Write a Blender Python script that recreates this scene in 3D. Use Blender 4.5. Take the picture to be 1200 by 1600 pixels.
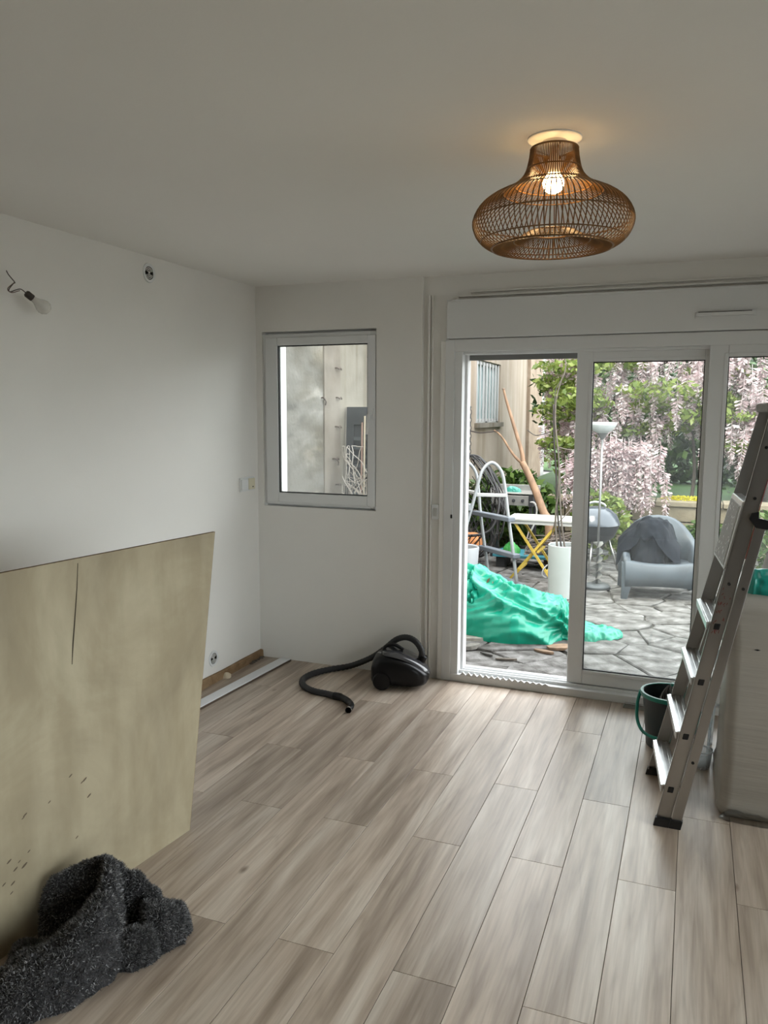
import bpy, bmesh, math, random
import numpy as np
from mathutils import Vector, Matrix, noise

for o in list(bpy.data.objects):
    bpy.data.objects.remove(o, do_unlink=True)
S = bpy.context.scene
COL = S.collection
PI = math.pi
rnd = random.Random(7)

# ------------------------------------------------------------------ camera
F_PX, YAW, PITCH, ROLL, CAM_H = 1233.22, -0.372738, -0.124606, -0.0043531, 1.64
_fw = np.array([math.sin(YAW)*math.cos(PITCH), math.cos(YAW)*math.cos(PITCH), math.sin(PITCH)])
_r = np.array([math.cos(YAW), -math.sin(YAW), 0.0])
_d = np.cross(_fw, _r)
CAMR = np.stack([_r*math.cos(ROLL)+_d*math.sin(ROLL), -_r*math.sin(ROLL)+_d*math.cos(ROLL), _fw])
CAMC = np.array([0, 0, CAM_H])
cam = bpy.data.objects.new('camera', bpy.data.cameras.new('camera'))
COL.objects.link(cam)
cam.data.sensor_fit = 'HORIZONTAL'
cam.data.sensor_width = 36
cam.data.lens = 36*F_PX/1200
cam.data.clip_start = 0.05
cam.data.clip_end = 300
m = Matrix.Identity(4)
for i in range(3):
    m[i][0] = CAMR[0][i]; m[i][1] = -CAMR[1][i]; m[i][2] = -CAMR[2][i]
m.translation = Vector(CAMC)
cam.matrix_world = m
S.camera = cam

def ray(x, y):
    return CAMR.T @ np.array([(x-600)/F_PX, (y-800)/F_PX, 1])
def pz(x, y, z=0.0):            # pixel -> point on the level z
    d = ray(x, y); return Vector(CAMC+d*((z-CAM_H)/d[2]))
def py(x, y, Y):                # pixel -> point on the plane at depth Y
    d = ray(x, y); return Vector(CAMC+d*(Y/d[1]))
def pX(x, y, X):
    d = ray(x, y); return Vector(CAMC+d*(X/d[0]))

# ------------------------------------------------------------------ sky, sun, exposure
W = bpy.data.worlds.new('sky'); S.world = W; W.use_nodes = True
bg = W.node_tree.nodes['Background']
bg.inputs['Color'].default_value = (0.93, 0.97, 1.0, 1)
bg.inputs['Strength'].default_value = 3.7
sun = bpy.data.objects.new('sun', bpy.data.lights.new('sun', 'SUN'))
sun.data.energy = 2.2; sun.data.angle = math.radians(25); sun.data.color = (1, .93, .8)
sun.rotation_euler = (math.radians(38), 0, math.radians(-25))
COL.objects.link(sun)
def portal(loc, rot, sx, sy):
    l = bpy.data.lights.new('portal', 'AREA'); l.shape = 'RECTANGLE'; l.size = sx; l.size_y = sy
    l.cycles.is_portal = True
    o = bpy.data.objects.new('portal', l); o.location = loc; o.rotation_euler = rot; COL.objects.link(o)
S.view_settings.view_transform = 'Standard'
S.view_settings.look = 'None'
S.view_settings.gamma = 1
S.view_settings.use_curve_mapping = False
S.view_settings.exposure = 1.0

# ------------------------------------------------------------------ helpers
def srgb(r, g, b):
    f = lambda c: (c/255/12.92) if c/255 <= .04045 else ((c/255+.055)/1.055)**2.4
    return (f(r), f(g), f(b), 1)

class MB:
    """collects geometry; build() links it as one mesh object"""
    def __init__(s, off=(0, 0, 0)):
        s.v = []; s.f = []; s.off = Vector(off)
    def add(s, vs, fs):
        n = len(s.v)
        s.v += [tuple(Vector(v)-s.off) for v in vs]
        s.f += [tuple(i+n for i in f) for f in fs]
        return s
    def box(s, a, b, M=None):
        (x0, y0, z0), (x1, y1, z1) = a, b
        vs = [Vector(p) for p in ((x0,y0,z0),(x1,y0,z0),(x1,y1,z0),(x0,y1,z0),(x0,y0,z1),(x1,y0,z1),(x1,y1,z1),(x0,y1,z1))]
        if M: vs = [M @ v for v in vs]
        return s.add(vs, [(3,2,1,0),(4,5,6,7),(0,1,5,4),(1,2,6,5),(2,3,7,6),(3,0,4,7)])
    def bar(s, p, q, w, d, up=(0, 0, 1)):
        """rectangular bar from p to q: w along side, d along the other axis"""
        p, q = Vector(p), Vector(q); t = (q-p).normalized(); sd = t.cross(Vector(up))
        if sd.length < 1e-4: sd = t.cross(Vector((0, 1, 0)))
        sd.normalize(); n = sd.cross(t)
        vs = []
        for c in (p, q):
            for a, b in ((-1,-1),(1,-1),(1,1),(-1,1)):
                vs.append(c+sd*(a*w/2)+n*(b*d/2))
        return s.add(vs, [(3,2,1,0),(4,5,6,7),(0,1,5,4),(1,2,6,5),(2,3,7,6),(3,0,4,7)])
    def tube(s, pts, r, n=8, cap=True, closed=False):
        pts = [Vector(p) for p in pts]; k = len(pts)
        rr = r if isinstance(r, (list, tuple)) else [r]*k
        vs = []; prev = None
        for i, p in enumerate(pts):
            a = pts[(i-1) % k] if (closed or i > 0) else p
            b = pts[(i+1) % k] if (closed or i < k-1) else p
            t = (b-a)
            if t.length < 1e-9: t = Vector((0, 0, 1))
            t.normalize()
            if prev is None:
                h = Vector((0, 0, 1)) if abs(t.z) < .9 else Vector((1, 0, 0))
                u = t.cross(h).normalized()
            else:
                u = prev-t*prev.dot(t)
                u = u.normalized() if u.length > 1e-6 else t.orthogonal().normalized()
            prev = u; w = t.cross(u)
            for j in range(n):
                an = 2*PI*j/n
                vs.append(p+(u*math.cos(an)+w*math.sin(an))*rr[i])
        fs = []
        for i in range(k if closed else k-1):
            for j in range(n):
                a = i*n+j; b = i*n+(j+1) % n; i2 = (i+1) % k
                fs.append((a, b, i2*n+(j+1) % n, i2*n+j))
        if cap and not closed:
            fs.append(tuple(range(n-1, -1, -1))); fs.append(tuple((k-1)*n+j for j in range(n)))
        return s.add(vs, fs)
    def lathe(s, prof, c=(0, 0, 0), n=32, a0=0, a1=2*PI):
        c = Vector(c); full = abs(a1-a0-2*PI) < 1e-6; m_ = n if full else n+1
        vs = []
        for r, z in prof:
            for j in range(m_):
                an = a0+(a1-a0)*j/n
                vs.append(c+Vector((r*math.cos(an), r*math.sin(an), z)))
        fs = []
        for i in range(len(prof)-1):
            for j in range(n):
                j2 = (j+1) % m_
                fs.append((i*m_+j, i*m_+j2, (i+1)*m_+j2, (i+1)*m_+j))
        return s.add(vs, fs)
    def prism(s, poly, z0, z1):
        n = len(poly)
        vs = [(x, y, z0) for x, y in poly]+[(x, y, z1) for x, y in poly]
        return s.add(vs, [tuple(range(n-1, -1, -1)), tuple(range(n, 2*n))]+[(i, (i+1) % n, n+(i+1) % n, n+i) for i in range(n)])
    def grid(s, P, closed_u=False):
        """P[i][j] points"""
        a = len(P); b = len(P[0]); vs = [p for row in P for p in row]; fs = []
        for i in range(a-1):
            for j in range(b if closed_u else b-1):
                fs.append((i*b+j, i*b+(j+1) % b, (i+1)*b+(j+1) % b, (i+1)*b+j))
        return s.add(vs, fs)
    def build(s, name, mat, parent=None, smooth=False, bevel=0, loc=None, kind=None, sub=0):
        me = bpy.data.meshes.new(name)
        me.from_pydata(s.v, [], s.f); me.update()
        if bevel or True:
            bm = bmesh.new(); bm.from_mesh(me)
            bmesh.ops.recalc_face_normals(bm, faces=bm.faces)
            if bevel:
                es = [e for e in bm.edges if len(e.link_faces) == 2 and e.calc_face_angle(0) > .6]
                bmesh.ops.bevel(bm, geom=es, offset=bevel, segments=2, affect='EDGES', profile=.5)
            bm.to_mesh(me); bm.free()
        if mat: me.materials.append(mat)
        if smooth:
            for p in me.polygons: p.use_smooth = True
            if smooth != 'all':
                me.set_sharp_from_angle(angle=math.radians(40))
        o = bpy.data.objects.new(name, me); COL.objects.link(o)
        if loc is not None: o.location = loc
        if parent: o.parent = parent
        if kind: o['kind'] = kind
        if sub:
            md = o.modifiers.new('sub', 'SUBSURF'); md.levels = sub; md.render_levels = sub
        return o

def tag(o, label, cat, group=None, kind=None):
    o['label'] = label; o['category'] = cat
    if group: o['group'] = group
    if kind: o['kind'] = kind
    return o
def empty(name, loc, label, cat, group=None, kind=None, rz=0):
    o = bpy.data.objects.new(name, None); o.empty_display_size = .05
    o.location = loc; o.rotation_euler = (0, 0, rz); COL.objects.link(o)
    return tag(o, label, cat, group, kind)
def inst(src, parent, loc=None, rot=None, scale=None):
    o = src.copy(); COL.objects.link(o); o.parent = parent
    if loc is not None: o.location = loc
    if rot is not None: o.rotation_euler = rot
    if scale is not None: o.scale = scale
    return o
def smoothpath(pts, n=8, closed=False):
    pts = [Vector(p) for p in pts]; k = len(pts); out = []
    rng = range(k) if closed else range(k-1)
    for i in rng:
        if closed:
            p0, p1, p2, p3 = pts[(i-1) % k], pts[i], pts[(i+1) % k], pts[(i+2) % k]
        else:
            p1, p2 = pts[i], pts[i+1]; p0 = pts[i-1] if i else p1*2-p2; p3 = pts[i+2] if i+2 < k else p2*2-p1
        for j in range(n):
            t = j/n
            out.append(.5*((2*p1)+(p2-p0)*t+(2*p0-5*p1+4*p2-p3)*t*t+(3*p1-p0-3*p2+p3)*t**3))
    if not closed: out.append(pts[-1])
    return out

# ------------------------------------------------------------------ materials
def newmat(name):
    M = bpy.data.materials.new(name); M.use_nodes = True
    nt = M.node_tree; return M, nt, nt.nodes['Principled BSDF']
def N(nt, t, **k):
    n = nt.nodes.new(t)
    for a, b in k.items():
        if a in n.inputs: n.inputs[a].default_value = b
        else: setattr(n, a, b)
    return n
def plain(name, c, rough=.6, metal=0, var=0, scale=8, bump=0, bscale=60, spec=.5, coat=0, trans=0, stretch=(1, 1, 1), c2=None):
    M, nt, b = newmat(name); L = nt.links
    b.inputs['Base Color'].default_value = c; b.inputs['Roughness'].default_value = rough
    b.inputs['Metallic'].default_value = metal; b.inputs['Specular IOR Level'].default_value = spec
    b.inputs['Coat Weight'].default_value = coat
    if trans: b.inputs['Transmission Weight'].default_value = trans
    tc = N(nt, 'ShaderNodeTexCoord'); mp = N(nt, 'ShaderNodeMapping'); mp.inputs['Scale'].default_value = stretch
    L.new(tc.outputs['Object'], mp.inputs['Vector'])
    if var or c2:
        nz = N(nt, 'ShaderNodeTexNoise'); nz.inputs['Scale'].default_value = scale; nz.inputs['Detail'].default_value = 5
        L.new(mp.outputs[0], nz.inputs['Vector'])
        cr = N(nt, 'ShaderNodeValToRGB')
        if c2: a_, b_ = c, c2
        else:
            a_ = tuple(x*(1-var) for x in c[:3])+(1,); b_ = tuple(min(1, x*(1+var)) for x in c[:3])+(1,)
        cr.color_ramp.elements[0].position = .35; cr.color_ramp.elements[1].position = .65
        cr.color_ramp.elements[0].color = a_; cr.color_ramp.elements[1].color = b_
        L.new(nz.outputs['Fac'], cr.inputs[0]); L.new(cr.outputs[0], b.inputs['Base Color'])
    if bump:
        n2 = N(nt, 'ShaderNodeTexNoise'); n2.inputs['Scale'].default_value = bscale; n2.inputs['Detail'].default_value = 4
        L.new(mp.outputs[0], n2.inputs['Vector'])
        bp = N(nt, 'ShaderNodeBump'); bp.inputs['Strength'].default_value = bump; bp.inputs['Distance'].default_value = .01
        L.new(n2.outputs['Fac'], bp.inputs['Height']); L.new(bp.outputs[0], b.inputs['Normal'])
    return M

def glassmat(name, dirt=.05, tint=(.97, .99, .98, 1), rough=.0):
    M = bpy.data.materials.new(name); M.use_nodes = True; nt = M.node_tree; nt.nodes.clear(); L = nt.links
    out = N(nt, 'ShaderNodeOutputMaterial'); tr = N(nt, 'ShaderNodeBsdfTransparent'); tr.inputs[0].default_value = tint
    gl = N(nt, 'ShaderNodeBsdfGlossy'); gl.inputs['Roughness'].default_value = rough+.01
    df = N(nt, 'ShaderNodeBsdfTranslucent'); df.inputs[0].default_value = (.9, .92, .92, 1)
    fr = N(nt, 'ShaderNodeFresnel'); fr.inputs[0].default_value = 1.45
    m1 = N(nt, 'ShaderNodeMixShader'); m2 = N(nt, 'ShaderNodeMixShader')
    L.new(fr.outputs[0], m1.inputs[0]); L.new(tr.outputs[0], m1.inputs[1]); L.new(gl.outputs[0], m1.inputs[2])
    tc = N(nt, 'ShaderNodeTexCoord'); nz = N(nt, 'ShaderNodeTexNoise'); nz.inputs['Scale'].default_value = 4; nz.inputs['Detail'].default_value = 5
    L.new(tc.outputs['Object'], nz.inputs['Vector'])
    mr = N(nt, 'ShaderNodeMapRange'); mr.inputs['From Min'].default_value = .3; mr.inputs['From Max'].default_value = .7
    mr.inputs['To Min'].default_value = dirt*.4; mr.inputs['To Max'].default_value = dirt*1.6
    L.new(nz.outputs['Fac'], mr.inputs[0]); L.new(mr.outputs[0], m2.inputs[0])
    L.new(m1.outputs[0], m2.inputs[1]); L.new(df.outputs[0], m2.inputs[2]); L.new(m2.outputs[0], out.inputs[0])
    return M

def leafmat(name, cols, trans=.35, rough=.5):
    """colour picked per leaf"""
    M, nt, b = newmat(name); L = nt.links
    g = N(nt, 'ShaderNodeNewGeometry'); cr = N(nt, 'ShaderNodeValToRGB')
    while len(cr.color_ramp.elements) < len(cols): cr.color_ramp.elements.new(.5)
    for i, c in enumerate(cols):
        cr.color_ramp.elements[i].position = i/(len(cols)-1); cr.color_ramp.elements[i].color = c
    L.new(g.outputs['Random Per Island'], cr.inputs[0]); L.new(cr.outputs[0], b.inputs['Base Color'])
    b.inputs['Roughness'].default_value = rough
    tl = N(nt, 'ShaderNodeBsdfTranslucent'); mx = N(nt, 'ShaderNodeMixShader'); mx.inputs[0].default_value = trans
    L.new(cr.outputs[0], tl.inputs[0]); L.new(b.outputs[0], mx.inputs[1]); L.new(tl.outputs[0], mx.inputs[2])
    L.new(mx.outputs[0], nt.nodes['Material Output'].inputs[0])
    return M

def plankmat():
    M, nt, b = newmat('oak_plank'); L = nt.links
    tc = N(nt, 'ShaderNodeTexCoord'); oi = N(nt, 'ShaderNodeObjectInfo')
    mu = N(nt, 'ShaderNodeVectorMath', operation='SCALE'); L.new(oi.outputs['Random'], mu.inputs['Scale'])
    mu.inputs[0].default_value = (37, 91, 13)
    ad = N(nt, 'ShaderNodeVectorMath', operation='ADD'); L.new(tc.outputs['Object'], ad.inputs[0]); L.new(mu.outputs[0], ad.inputs[1])
    def noise_(sc, scale, det=4, dist=0):
        mp = N(nt, 'ShaderNodeMapping'); mp.inputs['Scale'].default_value = sc; L.new(ad.outputs[0], mp.inputs[0])
        nz = N(nt, 'ShaderNodeTexNoise'); nz.inputs['Scale'].default_value = scale; nz.inputs['Detail'].default_value = det; nz.inputs['Distortion'].default_value = dist
        L.new(mp.outputs[0], nz.inputs['Vector']); return nz
    big = noise_((9, .8, 1), 1.5, 5, .5)
    fine = noise_((60, 2.2, 1), 1.5, 4, .4)
    ring = noise_((8, .8, 1), 1.0, 2, .3)
    # cathedral rings from the smooth noise
    ml = N(nt, 'ShaderNodeMath', operation='MULTIPLY'); ml.inputs[1].default_value = 16; L.new(ring.outputs['Fac'], ml.inputs[0])
    fr = N(nt, 'ShaderNodeMath', operation='PINGPONG'); fr.inputs[1].default_value = 1; L.new(ml.outputs[0], fr.inputs[0])
    cr = N(nt, 'ShaderNodeValToRGB'); e = cr.color_ramp.elements
    e[0].position = .32; e[0].color = srgb(158, 142, 127); e[1].position = .68; e[1].color = srgb(212, 200, 186)
    x = e.new(.5); x.color = srgb(190, 174, 158)
    L.new(big.outputs['Fac'], cr.inputs[0])
    mx = N(nt, 'ShaderNodeMix', data_type='RGBA', blend_type='MULTIPLY'); mx.inputs[0].default_value = .6
    c2 = N(nt, 'ShaderNodeValToRGB'); c2.color_ramp.elements[0].position = .3; c2.color_ramp.elements[0].color = (.66, .63, .6, 1)
    c2.color_ramp.elements[1].position = .62; c2.color_ramp.elements[1].color = (1.0, 1.0, 1.0, 1)
    L.new(fine.outputs['Fac'], c2.inputs[0]); L.new(cr.outputs[0], mx.inputs[6]); L.new(c2.outputs[0], mx.inputs[7])
    m3 = N(nt, 'ShaderNodeMix', data_type='RGBA', blend_type='MULTIPLY'); m3.inputs[0].default_value = .28
    c3 = N(nt, 'ShaderNodeValToRGB'); c3.color_ramp.elements[0].color = (.62, .58, .54, 1); c3.color_ramp.elements[1].position = .45
    L.new(fr.outputs[0], c3.inputs[0]); L.new(mx.outputs[2], m3.inputs[6]); L.new(c3.outputs[0], m3.inputs[7])
    # knots
    kn = N(nt, 'ShaderNodeTexVoronoi'); kn.inputs['Scale'].default_value = 2.6
    mpk = N(nt, 'ShaderNodeMapping'); mpk.inputs['Scale'].default_value = (1.3, .62, 0); L.new(ad.outputs[0], mpk.inputs[0]); L.new(mpk.outputs[0], kn.inputs['Vector'])
    ck = N(nt, 'ShaderNodeValToRGB'); ck.color_ramp.elements[0].position = .015; ck.color_ramp.elements[0].color = (.34, .28, .24, 1)
    ck.color_ramp.elements[1].position = .055; ck.color_ramp.elements[1].color = (1, 1, 1, 1); L.new(kn.outputs['Distance'], ck.inputs[0])
    m4 = N(nt, 'ShaderNodeMix', data_type='RGBA', blend_type='MULTIPLY'); m4.inputs[0].default_value = .85
    L.new(m3.outputs[2], m4.inputs[6]); L.new(ck.outputs[0], m4.inputs[7])
    hs = N(nt, 'ShaderNodeHueSaturation'); mr = N(nt, 'ShaderNodeMapRange'); mr.inputs['To Min'].default_value = .86; mr.inputs['To Max'].default_value = 1.1
    L.new(oi.outputs['Random'], mr.inputs[0]); L.new(mr.outputs[0], hs.inputs['Value']); L.new(m4.outputs[2], hs.inputs['Color'])
    L.new(hs.outputs[0], b.inputs['Base Color'])
    b.inputs['Roughness'].default_value = .36; b.inputs['Specular IOR Level'].default_value = .5
    bp = N(nt, 'ShaderNodeBump'); bp.inputs['Strength'].default_value = .12; bp.inputs['Distance'].default_value = .004
    L.new(fine.outputs['Fac'], bp.inputs['Height']); L.new(bp.outputs[0], b.inputs['Normal'])
    return M

def stained(name, cols, scale, stain, sscale=(1, 1, 1), bump=.3, rough=.9, w=.55, s1=(1, 1, 1)):
    """mottled plaster or stone: two noises, the second one stretched"""
    M, nt, b = newmat(name); L = nt.links
    tc = N(nt, 'ShaderNodeTexCoord')
    n1 = N(nt, 'ShaderNodeTexNoise'); n1.inputs['Scale'].default_value = scale; n1.inputs['Detail'].default_value = 8; n1.inputs['Roughness'].default_value = .62; n1.inputs['Distortion'].default_value = .6
    mp1 = N(nt, 'ShaderNodeMapping'); mp1.inputs['Scale'].default_value = s1; L.new(tc.outputs['Object'], mp1.inputs[0]); L.new(mp1.outputs[0], n1.inputs['Vector'])
    cr = N(nt, 'ShaderNodeValToRGB')
    while len(cr.color_ramp.elements) < len(cols): cr.color_ramp.elements.new(.5)
    for i, c in enumerate(cols):
        cr.color_ramp.elements[i].position = .3+.4*i/(len(cols)-1); cr.color_ramp.elements[i].color = c
    L.new(n1.outputs['Fac'], cr.inputs[0])
    mp = N(nt, 'ShaderNodeMapping'); mp.inputs['Scale'].default_value = sscale; L.new(tc.outputs['Object'], mp.inputs[0])
    n2 = N(nt, 'ShaderNodeTexNoise'); n2.inputs['Scale'].default_value = 3; n2.inputs['Detail'].default_value = 6; L.new(mp.outputs[0], n2.inputs['Vector'])
    c2 = N(nt, 'ShaderNodeValToRGB'); c2.color_ramp.elements[0].position = .38; c2.color_ramp.elements[0].color = stain; c2.color_ramp.elements[1].position = .58
    L.new(n2.outputs['Fac'], c2.inputs[0])
    mx = N(nt, 'ShaderNodeMix', data_type='RGBA', blend_type='MULTIPLY'); mx.inputs[0].default_value = w
    L.new(cr.outputs[0], mx.inputs[6]); L.new(c2.outputs[0], mx.inputs[7]); L.new(mx.outputs[2], b.inputs['Base Color'])
    b.inputs['Roughness'].default_value = rough
    bp = N(nt, 'ShaderNodeBump'); bp.inputs['Strength'].default_value = bump; bp.inputs['Distance'].default_value = .01
    n3 = N(nt, 'ShaderNodeTexNoise'); n3.inputs['Scale'].default_value = scale*6; n3.inputs['Detail'].default_value = 5; L.new(tc.outputs['Object'], n3.inputs['Vector'])
    L.new(n3.outputs['Fac'], bp.inputs['Height']); L.new(bp.outputs[0], b.inputs['Normal'])
    return M

MAT = dict(
    wall=plain('white_wall_paint', (.83, .815, .78, 1), .75, var=.015, scale=2, bump=.05, bscale=160, spec=.25),
    ceil=plain('ceiling_paint', (.86, .845, .81, 1), .8, var=.01, scale=1.5, bump=.03, bscale=120, spec=.2),
    pvc=plain('white_pvc', (.76, .77, .77, 1), .35, spec=.4),
    gasket=plain('black_gasket', (.02, .02, .02, 1), .6),
    alu=plain('aluminium', (.44, .43, .42, 1), .36, 1, var=.12, scale=5, stretch=(1, 1, .3)),
    steptop=plain('ribbed_aluminium', (.72, .73, .74, 1), .3, 1, var=.1, scale=14),
    black=plain('black_plastic', (.012, .012, .013, 1), .35),
    dblack=plain('dull_black', (.02, .02, .022, 1), .6),
    plank=plankmat(),
    subfloor=plain('dark_joint', (.07, .055, .045, 1), .9),
    raw=stained('raw_render_strip', [srgb(112, 88, 62), srgb(140, 114, 84), srgb(160, 138, 108)], 9, (.6, .5, .4, 1)),
    glass=glassmat('window_glass', .03), dirty=glassmat('dusty_glass', .02),
    chrome=plain('chrome', (.8, .8, .8, 1), .12, 1),
    rattan=plain('rattan_cane', srgb(118, 82, 40), .45, var=.35, scale=30),
)

# ------------------------------------------------------------------ room shell
XL, XR, YB, YF, ZC = -2.67, 2.1, 4.54, -1.7, 2.44
YO = 4.86                       # outer face of the garden wall
def struct(name, mb, mat, label, cat, **k):
    return tag(mb.build(name, mat, **k), label, cat, kind='structure')

fl = struct('floor', MB().box((XL-.2, YF-.2, -.14), (XR+.2, YO, -.0125)), MAT['subfloor'], 'greyed oak plank floor laid towards the glass door', 'floor')
# planks: two alternating joint positions as measured in the photograph
PW, PL = .1932, 1.284
meshes = {}
gap = .0016
for k in range(-13, 12):
    x0 = -.1755+PW*k; x1 = x0+PW
    x0c, x1c = max(x0, XL+.02), min(x1, XR)
    if x1c-x0c < .02: continue
    j = 2.747 if k % 2 == 0 else 2.019
    ys = [j+PL*q for q in range(-6, 6)]
    for a in ys:
        y0, y1 = max(a, YF), min(a+PL, 4.545)
        if y1-y0 < .03: continue
        key = (round(x1c-x0c, 3), round(y1-y0, 3))
        if key not in meshes:
            w, l = key[0]/2-gap/2, key[1]/2-gap/2
            bm = bmesh.new()
            mb = MB().box((-w, -l, -.012), (w, l, 0))
            o = mb.build('plank', MAT['plank'], fl, bevel=.0008)
            meshes[key] = o
        else:
            o = inst(meshes[key], fl)
        o.location = ((x0c+x1c)/2, (y0+y1)/2, 0)

struct('ceiling', MB().box((XL-.2, YF-.2, ZC), (XR+.2, YO, ZC+.25)), MAT['ceil'], 'plain white painted ceiling around the rattan lamp', 'ceiling')
struct('wall_left', MB().box((XL-.2, YF-.2, -.1), (XL, YO, ZC)), MAT['wall'], 'white wall with two round vents behind the leaning sheet', 'wall')
RY0, RY1, RZ0, RZ1 = -.4, 3.5, .4, 2.1
wr_ = MB().box((XR, YF-.2, -.1), (XR+.2, RY0, ZC)); wr_.box((XR, RY1, -.1), (XR+.2, YO, ZC)); wr_.box((XR, RY0, -.1), (XR+.2, RY1, RZ0)); wr_.box((XR, RY0, RZ1), (XR+.2, RY1, ZC))
struct('wall_right', wr_, MAT['wall'], 'white side wall opposite the plywood sheet', 'wall')
struct('wall_rear', MB().box((XL, YF-.2, -.1), (XR, YF, ZC)), stained('bounce_cut_brown', [(.17, .14, .11, 1), (.24, .2, .16, 1)], 1.5, (.7, .68, .65, 1), bump=.3), 'unseen rear wall, browned to weaken light bounced onto the garden wall', 'wall')  # unseen wall; its brown is chosen to cut light bounced forward
# garden wall with window and door openings
WX0, WX1, WZ0, WZ1 = -2.625, -1.83, 1.04, 2.147
DX0, DX1, DZ1 = -1.39, .84, 2.07
wb = MB()
SE = -1.535                     # edge of the plasterboard lining
wb.box((XL, YB, -.1), (WX0, YO, ZC)); wb.box((WX0, YB, -.1), (WX1, YO, WZ0-.008)); wb.box((WX0, YB, WZ1+.006), (WX1, YO, ZC))
wb.box((WX1, YB, -.1), (SE, YO, ZC)); wb.box((SE, YB+.03, -.1), (DX0, YO, ZC)); wb.box((DX0, YB+.03, DZ1), (DX1, YO, ZC))
wb.box((DX1, YB+.03, -.1), (XR, YO, ZC))
struct('wall_back', wb, MAT['wall'], 'white garden wall holding the window and the glass door', 'wall')
# mouldings of the door surround
def trim(nm, boxes, label):
    t = MB()
    for a, b in boxes: t.box(a, b)
    return struct(nm, t, MAT['wall'], label, 'moulding', bevel=.002)
trim('trim_1', [((-1.505, YB+.012, 0), (-1.492, YB+.03, 2.33)), ((-1.482, YB+.016, 0), (-1.474, YB+.03, 2.33))], 'slim upright double moulding left of the glass door')
trim('trim_2', [((-1.42, YB+.006, 0), (-1.39, YB+.03, 2.062))], 'white upright casing strip against the door frame')
trim('trim_3', [((-1.32, YB+.008, 2.312), (1.0, YB+.03, 2.324)), ((-1.25, YB+.012, 2.337), (1.0, YB+.03, 2.345))], 'slim level moulding between shutter box and ceiling')
# raw strip at the foot of the left wall
b = MB(); xs = np.linspace(YF, YB, 90); pr = []
rows = []
for y in xs:
    h = .05+.008*noise.noise((y*3, 0, 0)); rows.append([(XL+.001, y, 0), (XL+.022, y, 0), (XL+.02+.004*noise.noise((y*9, 2, 0)), y, h-.006), (XL+.014, y, h), (XL-.01, y, h)])
b.grid(rows)
bl = struct('baseboard_left', b, MAT['raw'], 'rough unpainted brown strip along the foot of the left wall', 'strip')
c = MB().lathe([(0, 0), (.03, .002), (.026, .02), (.012, .032), (0, .034)], (XL+.03, 4.07, 0), 9)
for v in range(len(c.v)):
    x, y, z = c.v[v]; c.v[v] = (x, y+.012*noise.noise((x*60, y*60, z*60)), z)
c.build('plaster_lump', plain('plaster_crumb', srgb(205, 190, 165), .9), bl, smooth=True)

# ------------------------------------------------------------------ window
def ring_frame(mb, x0, x1, z0, z1, w, y0, y1, wl=None, wr=None, wt=None, wb_=None):
    wl = wl or w; wr = wr or w; wt = wt or w; wb_ = wb_ or w
    mb.box((x0, y0, z0), (x0+wl, y1, z1)); mb.box((x1-wr, y0, z0), (x1, y1, z1))
    mb.box((x0+wl, y0, z0), (x1-wr, y1, z0+wb_)); mb.box((x0+wl, y0, z1-wt), (x1-wr, y1, z1))
    return mb
w1 = empty('window_1', (WX0, YB, WZ0), 'white tilt window looking onto the old concrete wall', 'window', kind='structure')
o1 = Vector((WX0, YB, WZ0))
ring_frame(ring_frame(MB(o1), WX0-.004, WX1+.004, WZ0+.004, WZ1-.008, .045, YB+.012, YB+.05), WX0-.004, WX1+.004, WZ0-.02, WZ1+.02, .06, YB+.048, YB+.085).build('window_frame', MAT['pvc'], w1, bevel=.003)
sx0, sx1, sz0, sz1 = WX0+.022, WX1-.006, WZ0+.02, WZ1-.032
sa = ring_frame(MB(o1), sx0, sx1, sz0, sz1, .075, YB-.004, YB+.05, wl=.088, wr=.052, wt=.05, wb_=.062).build('sash', MAT['pvc'], w1, bevel=.004)
ring_frame(MB(o1), sx0+.088, sx1-.052, sz0+.062, sz1-.05, .006, YB+.008, YB+.03).build('gasket', MAT['gasket'], sa)
MB(o1).box((sx0+.08, YB+.022, sz0+.05), (sx1-.045, YB+.026, sz1-.04)).build('pane', MAT['glass'], sa)
h = MB(o1); hx = sx1-.024
h.box((hx-.015, YB-.014, 1.60), (hx+.015, YB-.004, 1.67)); h.tube([(hx, YB-.012, 1.635), (hx, YB-.04, 1.635), (hx-.004, YB-.045, 1.625), (hx-.012, YB-.046, 1.54), (hx-.014, YB-.046, 1.51)], [.01, .01, .011, .009, .008], 8)
h.build('window_handle', MAT['pvc'], sa, smooth=True)
hg = MB(o1)
hg.box((WX0+.006, YB+.004, 1.07), (WX0+.02, YB+.012, 1.09)); hg.box((WX0+.006, YB+.004, 1.95), (WX0+.02, YB+.012, 2.1))
hg.build('hinge', MAT['pvc'], w1)
MB(o1).box((WX0-.03, YB+.09, WZ0-.03), (WX1+.03, YO+.04, WZ0+.001)).build('window_sill', stained('sill_stone', [srgb(180, 178, 170), srgb(205, 203, 198)], 8, (.7, .7, .7, 1)), w1)

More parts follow.
